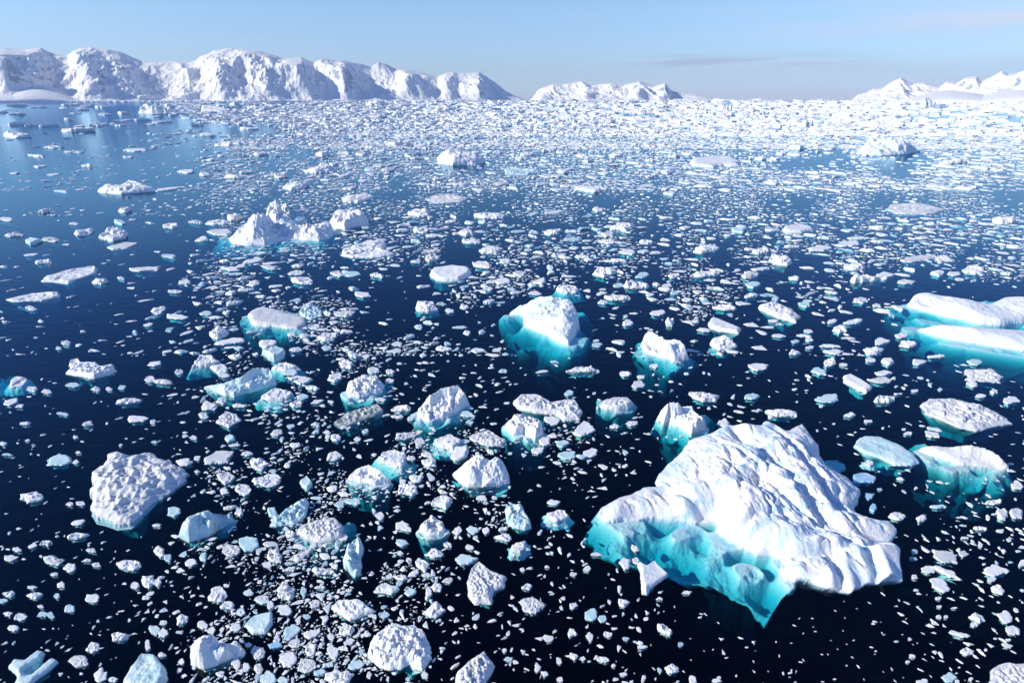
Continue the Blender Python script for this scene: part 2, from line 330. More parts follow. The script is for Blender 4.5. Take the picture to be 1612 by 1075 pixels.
def piece(name, poly, mat, Z, ctrl=(), under=(), seed=1, style='chunk', rim=None, cliff=None, uslope=1.3, depth=None, drop=3.2, ragged=.035, rough=.10, res=1.0, sink=0.0, ush=None, raw=False, undercut=None, shelf=None, csm=.12):
    """poly: outline in photo pixels, (x, y) or (x, y, height); ctrl: (x, y, height) surface points; under: same below the water"""
    rnd = random.Random(seed)
    ys = [p[1] for p in poly]; xs = [p[0] for p in poly]; yb = max(ys); yt = min(ys); xm = sum(xs) / len(xs)
    mpp, sn, cs = px_m(max(159.2, yb - .25 * (yb - yt)) if yb > 215 else max(yb, 159.2))
    Wd = (max(xs) - min(xs)) * mpp; h = (yb - yt) * mpp
    Zn = (h - 1.3 * max(Wd, h) * sn) / cs
    if not ctrl and yb > 215: Z *= .6
    Z = max(Z, Zn)
    P = []
    for p in poly:
        if len(p) == 3: z = p[2]
        else:
            fr_ = (yb - p[1]) / max(yb - yt, 1)
            z = Z * (fr_ ** 1.2) * (rim if rim is not None else rnd.uniform(.6, 1.0))
        if yb < 215:                       # nearly edge-on: the height follows from the distance instead
            yy = at(p[0], max(yb, 159.2), 0)[1] + .6 * Wd * fr_
            u_ = (537.5 - p[1]) / F; t_ = yy / (cp + u_ * sp_)
            x = (p[0] - 806) / F * t_; y = yy; z = max(0, CAMH + t_ * (-sp_ + u_ * cp))
        else: x, y = at(p[0], p[1], z)
        P.append((x, y, z))
    fill_poly(poly)
    if yb < 215: Z = max(q_[2] for q_ in P)
    PX = np.array(P); cx, cy = PX[:, 0].mean(), PX[:, 1].mean()
    Dp = PX[:, 1].max() - PX[:, 1].min(); Sz = math.sqrt(max(Wd, .1) * max(Dp, .1))
    under = [(q[0], q[1], q[2] * ((.42 if style == 'big' else .6) if q[2] > -5 else 1)) for q in under]
    U = [(*at(*q), q[2]) for q in under]
    if depth is None: depth = min(9, .22 * Sz + .1)
    if ush is None: ush = min(.12, .02 + .012 * Sz)
    if undercut is None: undercut = (1.8 if not U else .7) if yb > 215 else 0
    cell = mpp * .95 / res
    mar = depth / uslope * 1.0 + .05 * Sz
    x0, x1 = PX[:, 0].min() - mar, PX[:, 0].max() + mar; y0, y1 = PX[:, 1].min() - mar, PX[:, 1].max() + mar
    if U:
        x0 = min(x0, min(q[0] for q in U) - .5); x1 = max(x1, max(q[0] for q in U) + .5); y0 = min(y0, min(q[1] for q in U) - .5); y1 = max(y1, max(q[1] for q in U) + .5)
    nx = int((x1 - x0) / cell) + 2; ny = int((y1 - y0) / cell) + 2
    while nx * ny > 420000: cell *= 1.2; nx = int((x1 - x0) / cell) + 2; ny = int((y1 - y0) / cell) + 2
    Y, X = np.meshgrid(np.linspace(y0, y1, ny), np.linspace(x0, x1, nx), indexing='ij')
    k = 2.2 / Sz
    wx = fbm(X * k, Y * k, seed + 50, 5, .6); wy = fbm(X * k, Y * k, seed + 70, 5, .6)
    Xw = X + wx * ragged * Sz; Yw = Y + wy * ragged * Sz
    s, rz = seg_dist(Xw, Yw, P); s0, _ = seg_dist(X, Y, P)
    if cliff is None: cliff = .35 * Z
    cw = (.016 if style == 'slab' and ctrl else .05) * Sz + .02
    ic = []
    if ctrl: ic = [(*at(*q), q[2] - cliff * .85) for q in ctrl]
    else:
        for (ax, ay, az) in [(0, 0, 1.0)] + [(rnd.uniform(-.25, .25) * Wd, rnd.uniform(-.25, .25) * Dp, rnd.uniform(.5, 1.1)) for _ in range(3)]:
            ic.append((cx + ax, cy + ay, (Z * az - cliff * .85) if style != 'slab' else Z * rnd.uniform(.5, .7) - cliff * .5))
    Hin = rbf([(x, y, max(z - cliff * .5, -.02)) for x, y, z in P] + ic, X, Y, csm * Sz)
    if ctrl: Hin = Hin + cliff * (1 - np.exp(-np.maximum(s, 0) / cw)) + .03
    else:
        a0 = rnd.uniform(0, 6.28); e0 = math.cos(a0) * (X - cx) / max(Wd, .1) + math.sin(a0) * (Y - cy) / max(Dp, .1)
        Hin = Z * (.62 + rnd.uniform(.2, .7) * e0)
    tpr = 1 - np.exp(-np.maximum(s, 0) / (.10 * Sz))
    q = 1 / Sz
    if style in ('chunk', 'horn', 'berg') and not ctrl:
        ff = rnd.uniform(1.7, 2.8)
        d1, d2, idc = worley((X + .10 * Sz * wx) * q * ff, (Y + .10 * Sz * wy) * q * ff, seed)
        an = idc * 40.0
        fx = (X + .10 * Sz * wx) * q * ff; fy = (Y + .10 * Sz * wy) * q * ff
        tl = np.cos(an) * (fx - np.floor(fx) - .5) + np.sin(an) * (fy - np.floor(fy) - .5)
        soft = np.clip((d2 - d1) / .22, 0, 1) ** .8
        Hin = Hin + Z * (.62 * (idc - .45) + .35 * tl * soft - .22 * (1 - soft))
        Hin = Hin + rough * Z * 1.1 * (ridged(X * q * 4, Y * q * 4, seed, 5, .6) - .7) + rough * .9 * Z * fbm(X * q * 11, Y * q * 11, seed + 4, 4, .6)
        Hin = np.maximum(Hin, .12 * Z)
    elif style in ('chunk', 'horn', 'berg'):
        d1, d2, idc = worley((X + .12 * Sz * wx) * q * 3.1, (Y + .12 * Sz * wy) * q * 3.1, seed)
        fac = (idc - .5) * Z * .5 + (d1 * -.35 * Z)
        Hin = Hin + tpr * (fac * .55 + rough * Z * 1.2 * (ridged(X * q * 3, Y * q * 3, seed, 5, .6) - .7) + rough * .9 * Z * fbm(X * q * 9, Y * q * 9, seed + 4, 4, .6))
    if style == 'horn':
        for _ in range(3):
            a = rnd.choice(P); hx = cx + (a[0] - cx) * .7; hy = cy + (a[1] - cy) * .7
            Hin = Hin + Z * rnd.uniform(.2, .5) * np.exp(-(((X - hx) ** 2 + (Y - hy) ** 2) / (.15 * Sz) ** 2) ** .8)
    if style == 'slab':
        Hin = Hin + (0 if ctrl else .25 * Z * np.exp(-np.maximum(s, 0) / (.12 * Sz))) + tpr * (rough * Z * .8 * fbm(X * q * 5, Y * q * 5, seed, 5, .62))
    if style == 'big':
        Hin = Hin + tpr * (.44 * np.clip(.62 + 1.1 * fbm(X * .16, Y * .13, seed + 77, 2), .15, 1.35) * (ridged((X * .62 - Y * .78) * .07 + .12 * wx, (X * .78 + Y * .62) * .26 + .12 * wy, seed, 7, .5) - .72) * np.clip(.35 + (X - cx) / 7, .3, 1.1) + .12 * fbm(X * .9, Y * .9, seed + 3, 5, .55))
        st = np.sin((X * 1.0 + Y * .35) * 5.2 + 2.2 * fbm(X * .35, Y * .35, seed + 8, 3)) * .03
        Hin = Hin + tpr * st
        rr = ridged((X + .3 * Y) * .55, (Y - .3 * X) * .22, seed + 21, 4, .5)
        Hin = Hin - tpr * .5 * np.clip(rr - .75, 0, 1)
        c1, c2, ci = worley(X * .42 + .35 * wx, Y * .30 + .35 * wy, seed + 61)
        Hin = Hin + tpr * (.10 * (ci - .5) * np.clip((c2 - c1) / .15, 0, 1) - .10 * np.exp(-((c2 - c1) / .035) ** 2))
        Hin = Hin + tpr * .09 * (ridged(X * 1.3 + Y * .4, Y * .5 - X * .2, seed + 33, 5, .6) - .7)
        for dpt, wd, line in TRENCH:
            L3 = [at(a[0], a[1], 1.0) for a in line]; dd = np.full(X.shape, 1e9)
            for (ax, ay), (bx, by) in zip(L3[:-1], L3[1:]):
                ex, ey = bx - ax, by - ay; t = np.clip(((X + .35 * wx - ax) * ex + (Y + .35 * wy - ay) * ey) / (ex * ex + ey * ey), 0, 1)
                dd = np.minimum(dd, np.hypot(X + .35 * wx - ax - t * ex, Y + .35 * wy - ay - t * ey))
            Hin = Hin - dpt * np.exp(-(dd / wd) ** 2) + .3 * dpt * np.exp(-((dd - 2.2 * wd) / wd) ** 2)
    if style in ('rubble', 'pit'):
        n1 = min(9.0, max(4.0, Sz / (mpp * 7)))
        d1, d2, idc = worley(X * q * n1 + .5 * wx, Y * q * n1 + .5 * wy, seed)
        e1, e2, ide = worley(X * q * n1 * 1.9, Y * q * n1 * 1.9, seed + 3)
        A = .12 * Sz if style == 'rubble' else .075 * Sz
        A = min(A, .38)
        bumps = (np.sqrt(np.clip(1 - d1 * d1 * 1.3, 0, 1)) * (.4 + idc) + .5 * np.sqrt(np.clip(1 - e1 * e1 * 1.3, 0, 1)) * ide)
        if style == 'rubble': Hin = Hin + tpr * A * (bumps - .55)
        else: Hin = Hin + tpr * A * (np.clip(d1 * 1.5, 0, 1.1) + .45 * np.clip(e1 * 1.4, 0, 1) - .8) + tpr * .06 * Z * fbm(X * q * 8, Y * q * 8, seed, 4)
        s = s + (.35 * (bumps - .6) if style == 'rubble' else 0) * .05 * Sz
    if not ctrl:
        ew = np.exp(-np.maximum(s, 0) / (.045 * Sz + .01)); Hin = np.maximum(rz, .01) * ew + Hin * (1 - ew)
    Hin = np.maximum(Hin, .015)
    dyv = Y; zlim = CAMH + (Y / (cp + ((537.5 - (yt - .5)) / F) * sp_)) * (-sp_ + ((537.5 - (yt - .5)) / F) * cp)
    zl = np.where((s > 0) & (zlim > .02), zlim, 1e9)
    ratio = np.percentile((Hin / zl)[s > 0], 99.5) if (s > 0).any() and style != 'big' else 1
    if ratio > 1: Hin = Hin / ratio
    dist = np.maximum(-s0, 0)
    usl = uslope * (1 + .45 * fbm(X * k * .8, Y * k * .8, seed + 30, 2)) 
    if U:
        Hout = rbf([(x, y, -ush) for x, y, z in P[::2]] + U + [(x0, y0, -depth), (x1, y0, -depth), (x0, y1, -depth), (x1, y1, -depth)], X, Y, .1 * Sz if style != 'big' else 1.6)
        Hout = np.minimum(Hout, -ush) + .35 * np.minimum(dist, 1.2) * fbm(X * .55, Y * .55, seed + 90, 5, .5)
        du = dist.copy()
        for q in U:
            if q[2] > -.45 * depth: du = np.minimum(du, np.hypot(X - q[0], Y - q[1]))
        gap = .9 if style == 'big' else .16 * Sz
        Hout = np.minimum(Hout, -ush - .02 * dist)
        if shelf:
            sh_s, _ = seg_dist(X + .9 * wx, Y + .9 * wy, [(*at(a[0], a[1], -.9), 0) for a in shelf]); off_ = np.maximum(-sh_s, 0)
            Hout = Hout - 1.0 * off_ - 1.7 * np.maximum(off_ - .6, 0) - np.clip(off_ * 3, 0, 1.5) * np.minimum(dist, 1); du = .6 * gap + off_ * 2.5
        else: Hout = Hout - 1.3 * np.maximum(du - gap, 0)
    else: Hout = -ush - usl * dist - .1 * Sz * np.clip(fbm(X * k, Y * k, seed + 90, 2), -.2, 1) * np.clip(dist / (.1 * Sz), 0, 1)
    Ho = np.maximum(rz - (.5 * cliff if ctrl else 0) - drop * np.maximum(-s, 0), Hout)
    H = np.where(s > 0, Hin, Ho) - sink
    H = np.clip(H, -depth, None)
    # drop cells that lie on the floor of the field, close the piece from below
    core = H > -depth + 1e-4
    keep = np.zeros_like(core); st_ = np.unravel_index(np.argmax(np.where(core, s, -1e9)), core.shape); keep[st_] = True
    nk = 1
    while True:
        for _ in range(12):
            g = keep.copy(); g[1:] |= keep[:-1]; g[:-1] |= keep[1:]; g[:, 1:] |= keep[:, :-1]; g[:, :-1] |= keep[:, 1:]; keep = g & core
        c_ = keep.sum()
        if c_ == nk: break
        nk = c_
    H = np.where(keep, H, -depth); core = keep
    cellm = core[:-1, :-1] | core[1:, :-1] | core[:-1, 1:] | core[1:, 1:]
    i = (np.arange(ny - 1)[:, None] * nx + np.arange(nx - 1)[None, :])[cellm]
    top = np.stack([i, i + 1, i + nx + 1, i + nx], -1)
    nv = nx * ny
    iscore = core.ravel()
    low = np.where(iscore, np.arange(nv) + nv, np.arange(nv))
    bot = low[top[:, ::-1]]
    sub = nv
    # undercut below the waterline, except over the shelves
    wu_ = np.ones_like(X) if not U else np.clip((du - .6 * gap) / (1.2 * gap), 0, 1)
    sh = np.clip(-H - ush, 0, None) * undercut * wu_ * (s < 0)
    rx, ry = cx - X, cy - Y; rl = np.hypot(rx, ry) + 1e-6; sh = np.minimum(sh, .75 * rl)
    V = np.stack([(X + rx / rl * sh).ravel(), (Y + ry / rl * sh).ravel(), H.ravel()], -1)
    V2 = V.copy(); V2[:, 2] = -depth - .25 * Sz * np.clip(-(-1) * iscore, 0, 1) * .3
    V = np.concatenate([V, V2])
    Fq = np.concatenate([top, bot]); used = np.unique(Fq); rem = np.full(2 * nv, -1); rem[used] = np.arange(len(used))
    V = V[used]; Fq = rem[Fq]
    if raw: return V, Fq
    ctr = np.array([cx, cy, 0.]); V = V - ctr
    o = mesh_obj(name, V, Fq, mat); o.location = ctr
    return o

def hero(name, label, short, poly, mat, Z, cat=None, **kw):
    o = piece(name, poly, mat, Z, **kw)
    tag(o, label, cat or name.replace('_', ' '))
    xs = [p[0] for p in poly]; ys = [p[1] for p in poly]
    if short: HERO.append((short, (min(xs) + max(xs)) / 2, (min(ys) + max(ys)) / 2, (max(xs) - min(xs)) / 2, (max(ys) - min(ys)) / 2))
    return o

# --- the large berg at the right
hero('iceberg', 'largest white iceberg with a broad turquoise underwater shelf on its left, right foreground', 'the largest iceberg',
    [(943, 803, 0.40), (945, 811, 0.06), (958, 822, 0.00), (985, 819, 0.00), (1013, 817, 0.00), (1052, 820, 0.00), (1098, 824, 0.00), (1126, 823, 0.00),
     (1125, 834, 0.00), (1144, 848, 0.00), (1169, 863, 0.00), (1193, 875, 0.00), (1218, 877, 0.00), (1236, 885, 0.00), (1227, 903, 0.00), (1236, 916, 0.00), (1271, 925, 0.00), (1306, 932, 0.00),
     (1349, 934, 0.00), (1370, 922, 0.00), (1427, 920, 0.00), (1424, 887, 0.62), (1418, 859, 0.71), (1405, 851, 0.66), (1392, 851, 0.29), (1407, 838, 0.29), (1409, 827, 0.46), (1397, 815, 0.58), (1377, 813, 0.46),
     (1352, 806, 0.40), (1345, 792, 0.57), (1348, 776, 0.66), (1351, 764, 0.57), (1331, 746, 0.76), (1300, 728, 0.95), (1286, 707, 1.14), (1292, 700, 0.95), (1268, 666, 1.57), (1255, 673, 1.61), (1239, 678, 1.61),
     (1214, 664, 1.76), (1204, 671, 1.76), (1162, 670, 1.76), (1147, 668, 1.71), (1126, 679, 1.52), (1080, 693, 1.19), (1059, 718, 0.95), (1041, 742, 0.76), (1040, 764, 0.57), (1016, 765, 0.58), (985, 778, 0.55), (946, 795, 0.49)],
    M_big, 4, cat='iceberg', seed=7, style='big', cliff=.38, depth=9, drop=4, ragged=.02, rough=.1, ush=.12, undercut=1.6,
    shelf=[(940, 800), (930, 842), (958, 872), (1045, 914), (1091, 940), (1130, 945), (1172, 978), (1192, 988), (1204, 976), (1246, 944), (1262, 926), (1250, 880), (1150, 820)],
    ctrl=[(1160, 700, 2.04), (1200, 700, 2.09), (1240, 700, 1.99), (1110, 720, 1.71), (1180, 740, 1.85), (1230, 740, 2.04), (1270, 735, 1.52), (1090, 760, 1.28), (1150, 780, 1.48), (1220, 780, 1.71), (1280, 780, 1.52), (1320, 780, 0.95),
          (1060, 790, 0.86), (1100, 800, 0.76), (1150, 820, 1.04), (1200, 830, 1.24), (1260, 830, 1.24), (1320, 830, 0.81), (1380, 828, 0.62), (1170, 850, 0.58), (1220, 862, 0.62), (1290, 860, 0.95), (1340, 868, 0.81), (1355, 890, 0.57), (1395, 880, 0.81),
          (1250, 900, 0.58), (1270, 890, 0.81), (1300, 885, 0.62), (1318, 900, 0.76), (1345, 905, 0.46), (1380, 905, 0.71), (1412, 905, 0.62), (1335, 925, 0.40), (985, 800, 0.60), (1010, 795, 0.62), (1040, 790, 0.71), (1060, 808, 0.52), (965, 808, 0.52), (1300, 845, 0.81), (1190, 700, 1.85), (1215, 722, 1.81), (1195, 762, 1.52)],
    under=[(930, 822, -3.2), (925, 846, -5.0), (945, 842, -1.9), (948, 874, -6.5), (972, 892, -7), (975, 850, -1.0), (1010, 840, -.5), (1060, 840, -.45), (1100, 845, -.6), (1000, 862, -1.9), (1040, 870, -2.8), (1075, 868, -1.6), (1110, 868, -1.0), (1140, 880, -.9),
           (1030, 892, -2.2), (1050, 905, -2.8), (1040, 928, -7), (1090, 955, -8), (1085, 912, -3.6), (1100, 890, -2.0), (1120, 915, -1.7), (1150, 905, -1.3), (1180, 893, -1.2), (1215, 889, -.8), (1165, 898, -3.4), (1195, 905, -3.6), (1222, 903, -1.0), (1140, 938, -2.0), (1175, 930, -1.5), (1200, 925, -1.6),
           (1175, 958, -2.1), (1180, 985, -3.4), (1195, 998, -6.5), (1215, 955, -3.5), (1205, 972, -2.8), (1225, 945, -2.2), (1193, 958, -3.9), (1240, 926, -.6), (1252, 948, -9), (1270, 936, -.7), (1285, 944, -9), (1310, 939, -.9), (1330, 943, -9), (1363, 942, -2.6), (1385, 930, -9), (1370, 962, -7), (1330, 960, -7), (1260, 975, -9), (1150, 985, -9),
           (1430, 928, -8), (1440, 890, -7), (1428, 860, -7), (1415, 800, -7), (1330, 945, -7), (1300, 948, -7), (1080, 700, -3.5), (1075, 715, -3), (900, 830, -10)])
hero('iceberg', 'blocky two-tiered iceberg glowing turquoise below the water, alone at picture centre', 'the blocky turquoise central iceberg',
    [(802, 493, .1), (825, 497, 0), (826, 512, 0), (845, 522, 0), (858, 526, 0), (875, 536, 0), (892, 542, 0), (897, 543, 0), (904, 526, .3), (911, 506, .8), (909, 488, 1.7), (900, 472, 2.1), (878, 469, 2.1), (853, 467, 2.1), (838, 471, 1.8), (823, 477, 1.4), (816, 485, .6)],
    M_pale, 3.3, cat='iceberg', seed=21, style='slab', cliff=.9, depth=9, drop=5, ragged=.02, rough=.14, csm=.035, uslope=1.5,
    ctrl=[(850, 496, 1.5), (836, 502, 1.2), (868, 500, 1.55), (888, 499, 1.9), (900, 497, 1.7), (858, 482, 1.95), (885, 482, 2.05), (832, 486, 1.1), (870, 490, 1.8), (850, 510, 1.35), (866, 517, 1.35), (880, 522, 1.45), (893, 527, 1.3), (843, 508, 1.2), (872, 508, 1.25)],
    under=[(812, 500, -1.2), (812, 525, -2.2), (812, 548, -4), (830, 562, -5), (830, 548, -2.6), (842, 545, -3), (845, 532, -1.6), (862, 540, -1.2), (862, 558, -5.5), (885, 555, -4), (907, 552, -3.6), (905, 562, -6), (915, 545, -2.8), (915, 520, -1.4), (925, 505, -2.4), (931, 535, -5), (915, 495, -1.2)])
hero('ice_floe', 'long thick white slab with a sloping top, cut by the right edge of the photo', 'the thick right-edge slab',
    [(1424, 478, .2), (1427, 481, 0), (1452, 488, 0), (1481, 496, 0), (1541, 510, 0), (1575, 512, 0), (1612, 507, 0), (1680, 505, 0), (1700, 490, .6), (1690, 474, .8), (1612, 468, .9), (1575, 471, .8), (1554, 481, .5), (1508, 471, .9), (1457, 461, 1.1), (1437, 464, 1.0)],
    M_snow, 1.2, cat='ice floe', seed=5, style='slab', cliff=.75, depth=5, drop=5, ragged=.02, ush=.10, rough=.22,
    ctrl=[(1450, 474, 1.3), (1500, 482, 1.2), (1560, 495, .9), (1600, 485, 1.1), (1650, 488, 1.2)],
    under=[(1427, 492, -.9), (1457, 505, -.8), (1508, 516, -.8), (1541, 518, -.9), (1420, 485, -2), (1455, 513, -2.5), (1500, 524, -3), (1600, 514, -1)])
hero('ice_floe', 'smooth low white slab above a turquoise foot, in front of the long thick slab', 'the turquoise-footed right-edge slab',
    [(1446, 518, .1), (1474, 529, 0), (1505, 535, 0), (1541, 541, 0), (1580, 547, 0), (1612, 552, 0), (1670, 556, 0), (1690, 535, .3), (1670, 522, .6), (1612, 518, .6), (1558, 515, .6), (1508, 513, .6), (1467, 512, .5)],
    M_snow, .8, cat='ice floe', seed=6, style='slab', cliff=.4, depth=5, drop=5, ragged=.018, ush=.10, rough=.22,
    ctrl=[(1480, 520, .7), (1540, 527, .9), (1600, 533, .9), (1650, 536, .9)],
    under=[(1452, 530, -1.2), (1447, 525, -2), (1490, 545, -1.8), (1491, 552, -3.4), (1541, 550, -1.2), (1541, 562, -3), (1600, 558, -1.4), (1612, 568, -3.5)])
hero('iceberg', 'wide white iceberg with a leaning horn at its left and scalloped front, left of centre', 'the horned white iceberg',
    [(361, 373, 0.36), (366, 384, 0.00), (390, 386, 0.00), (415, 386, 0.00), (442, 380, 0.00), (470, 378, 0.00), (502, 379, 0.00), (516, 372, 0.48), (523, 362, 1.08), (520, 350, 1.92), (505, 351, 1.80), (486, 355, 1.32), (459, 354, 1.38), (436, 356, 1.20), (420, 354, 1.32), (411, 337, 4.0), (399, 341, 3.4), (386, 353, 2.2), (368, 366, 0.78)],
    M_snow, 3, cat='iceberg', seed=8, style='berg', cliff=.6, depth=6, drop=4, ragged=.02, rough=.22, csm=.03,
    ctrl=[(385, 370, 0.90), (404, 352, 3.4), (410, 345, 3.9), (430, 368, 1.14), (460, 366, 1.20), (490, 364, 1.44), (512, 358, 1.74)],
    under=[(350, 389, -1.2), (385, 391, -.7), (420, 393, -1.3), (470, 383, -.5), (500, 385, -1.0), (522, 386, -1.8), (440, 390, -.9), (400, 398, -3), (480, 394, -2.6), (540, 392, -4)])
hero('iceberg', 'upright white block behind the horned iceberg, tallest of the cluster there', 'the upright block',
    [(420, 352), (418, 344), (426, 328), (430, 318), (440, 323), (451, 318), (453, 332), (447, 342), (462, 349), (450, 355), (435, 356)], M_snow, 3, cat='iceberg', seed=9, style='horn', cliff=1.2)
hero('iceberg', 'pale rounded ice mass right behind the horned iceberg, left of the jagged block', 'the rounded mass behind the horned iceberg',
    [(424, 354), (440, 345), (460, 334), (476, 336), (484, 348), (470, 353), (448, 357)], M_aqua, 2, cat='iceberg', seed=10, style='chunk')
hero('iceberg', 'jagged white block touching the right end of the horned iceberg', 'the jagged block right of the horned iceberg',
    [(519, 346), (528, 332), (546, 328), (556, 338), (577, 344), (580, 352), (560, 356), (545, 362), (524, 358)], M_snow, 2.6, cat='iceberg', seed=12, style='horn')
hero('ice_floe', 'low flat tongue of ice touching the left foot of the horned iceberg', None,
    [(325, 364), (335, 361), (358, 360), (366, 366), (358, 371), (338, 370)], M_grey, .5, cat='ice floe', seed=13, style='slab')
hero('ice_floe', 'wide lumpy floe in front of the jagged block, below the horned iceberg', 'the wide lumpy floe',
    [(538, 402), (540, 392), (560, 386), (582, 378), (606, 380), (604, 392), (622, 400), (600, 405), (578, 406), (555, 406)], M_snow, 1.5, cat='ice floe', seed=14, style='chunk')
hero('ice_floe', 'thick oblong slab with a raised rim and turquoise spot below, centre left', 'the thick oblong slab',
    [(391, 496), (400, 487), (415, 482), (442, 490), (476, 499), (483, 508), (470, 517), (450, 517), (420, 514), (397, 508)], M_grey, .9, cat='ice floe', seed=15, style='slab', cliff=.6,
    under=[(400, 512, -.8), (425, 520, -.7), (440, 527, -1.6), (455, 522, -1), (480, 518, -2), (390, 500, -2)], depth=3)
hero('iceberg', 'small bluish lump touching the right end of the thick oblong slab', None,
    [(472, 492), (476, 482), (490, 477), (503, 484), (507, 497), (490, 503), (478, 501)], M_aqua, 1.4, cat='iceberg', seed=16, style='chunk')
hero('ice_floe', 'large pitted floe with a rough honeycombed surface and blue hollow, lower left', 'the large pitted floe',
    [(166, 712, 0.45), (181, 710, 0.52), (201, 714, 0.39), (237, 711, 0.33), (257, 719, 0.26), (271, 731, 0.20), (294, 744, 0.13), (290, 758, 0.00), (268, 771, 0.00), (258, 779, 0.00), (243, 793, 0.00), (223, 812, 0.00), (206, 829, 0.00), (184, 831, 0.00), (168, 825, 0.00), (151, 821, 0.00), (142, 806, 0.07), (148, 784, 0.20), (144, 756, 0.26), (149, 738, 0.33), (166, 729, 0.39)],
    M_grey, .6, cat='ice floe', seed=17, style='pit', cliff=.25, drop=4, ragged=.07, ush=.2, uslope=2,
    ctrl=[(175, 722, 0.65), (195, 730, 0.36), (215, 745, 0.23), (200, 758, 0.65), (225, 752, 0.20), (245, 745, 0.49), (185, 780, 0.45), (210, 790, 0.33), (240, 775, 0.33), (165, 760, 0.52), (165, 800, 0.33), (270, 748, 0.39), (192, 742, 0.29)])
hero('ice_floe', 'oval pancake of tightly packed icy rubble near the right edge', 'the oval rubble pancake',
    [(1449, 636), (1467, 628), (1502, 626), (1541, 637), (1569, 650), (1591, 666), (1566, 671), (1538, 679), (1513, 672), (1485, 660), (1463, 651)], M_grey, .5, cat='ice floe', seed=18, style='rubble')
hero('ice_floe', 'pale aqua floe lying half awash right of the largest iceberg', 'the half-awash aqua floe',
    [(1348, 699), (1353, 688), (1360, 685), (1387, 688), (1412, 699), (1435, 715), (1447, 729), (1438, 733), (1407, 731), (1385, 720), (1360, 711)], M_aqua, .55, cat='ice floe', seed=19, style='slab', rough=.25, uslope=.9)
hero('ice_floe', 'broad aqua-green floe carrying a grey cracked slab, near the right edge', 'the aqua floe with a grey slab',
    [(1446, 706, .1), (1468, 704, .2), (1488, 706, .3), (1510, 702, .9), (1530, 700, 1.2), (1549, 704, 1.1), (1570, 716, .9), (1588, 732, .3), (1575, 737, .05), (1548, 735, 0), (1520, 733, 0), (1492, 726, 0), (1468, 716, 0)], M_grey, 1.0, cat='ice floe', seed=20, style='slab', cliff=.3, depth=4,
    under=[(1470, 728, -.35), (1500, 742, -.35), (1520, 745, -.4), (1540, 752, -.7), (1535, 762, -1.4), (1574, 765, -1.3), (1588, 750, -.9), (1560, 748, -.5), (1440, 706, -1.4), (1480, 742, -2.5), (1520, 762, -3), (1600, 760, -3)])
hero('iceberg', 'small crumpled iceberg, white top on a blue-white flank, right of the round turquoise-skirted berg', 'the crumpled blue-white iceberg',
    [(657, 650, 0), (663, 640, .5), (676, 622, 1.4), (696, 610, 1.8), (721, 606, 1.9), (732, 617, 1.3), (724, 631, .8), (721, 645, .2), (704, 657, 0), (680, 663, 0), (660, 659, 0)], M_snow, 1.7, cat='iceberg', seed=22, style='berg', cliff=.6, rough=.15,
    under=[(651, 655, -1.4), (665, 666, -1.2), (700, 664, -.6), (720, 660, -.7), (726, 650, -.8), (735, 660, -2.2), (690, 675, -3)], depth=3.5)
hero('iceberg', 'rounded white berg on a green-turquoise skirt, left of the crumpled blue-white iceberg', 'the round berg on a green skirt',
    [(544, 610), (548, 600), (567, 593), (592, 590), (602, 603), (601, 616), (583, 620), (567, 626), (552, 624)], M_snow, 1.4, cat='iceberg', seed=23, style='berg', cliff=.5, rough=.15,
    under=[(545, 622, -1.2), (560, 632, -.9), (580, 631, -.6), (600, 626, -.8), (610, 622, -1.8), (580, 640, -2.6), (612, 608, -2)], depth=3.2)
hero('ice_floe', 'long murky grey-brown floe lying awash below the round berg on a green skirt', 'the murky elongated floe',
    [(526, 664), (548, 648), (578, 640), (595, 636), (604, 645), (582, 657), (556, 667), (534, 671)], M_dark, .45, cat='ice floe', seed=24, style='pit', uslope=.8)
hero('ice_floe', 'elongated lumpy floe with brownish-white knobs, centre, left of the round pitted floe', 'the elongated knobbly floe',
    [(809, 630), (822, 620), (847, 621), (869, 632), (883, 630), (903, 628), (917, 646), (911, 660), (892, 662), (875, 652), (844, 648), (816, 639)], M_grey, .9, cat='ice floe', seed=25, style='pit')
hero('iceberg', 'arched white chunk with two turquoise legs, in front of the elongated knobbly floe', 'the arched white chunk',
    [(798, 664), (808, 656), (822, 652), (852, 662), (855, 684), (842, 690), (832, 684), (826, 676), (820, 680), (808, 684)], M_snow, 1.3, cat='iceberg', seed=26, style='chunk',
    under=[(805, 690, -.8), (815, 689, -1.2), (838, 694, -.5), (850, 692, -.6), (825, 690, -2), (830, 702, -2)], depth=3)
hero('ice_floe', 'round pitted floe with a pale turquoise rim, left of the paired-block iceberg', 'the round pitted floe with a turquoise rim',
    [(946, 637), (952, 629), (967, 624), (988, 625), (997, 634), (990, 643), (970, 645), (953, 643)], M_grey, .8, cat='ice floe', seed=27, style='pit',
    under=[(946, 644, -.5), (965, 654, -.9), (985, 650, -.6), (1000, 637, -1), (943, 632, -1), (970, 662, -2)], depth=2.6)
hero('iceberg', 'iceberg of two tilted blocks over a deep turquoise keel, behind the largest iceberg', 'the paired-block iceberg',
    [(1041, 658, 0), (1040, 646, .8), (1052, 633, 1.8), (1069, 633, 1.8), (1074, 640, 1.0), (1087, 638, 1.3), (1092, 646, .9), (1109, 660, .8), (1107, 676, 0), (1088, 682, 0), (1072, 672, 0), (1056, 667, 0)], M_snow, 1.6, cat='iceberg', seed=28, style='chunk', cliff=.5,
    under=[(1030, 674, -1.8), (1045, 676, -1.0), (1047, 689, -1.8), (1060, 696, -2.4), (1075, 688, -1.4), (1060, 705, -4), (1108, 662, -.6), (1117, 656, -1.2), (1122, 668, -3)], depth=4)
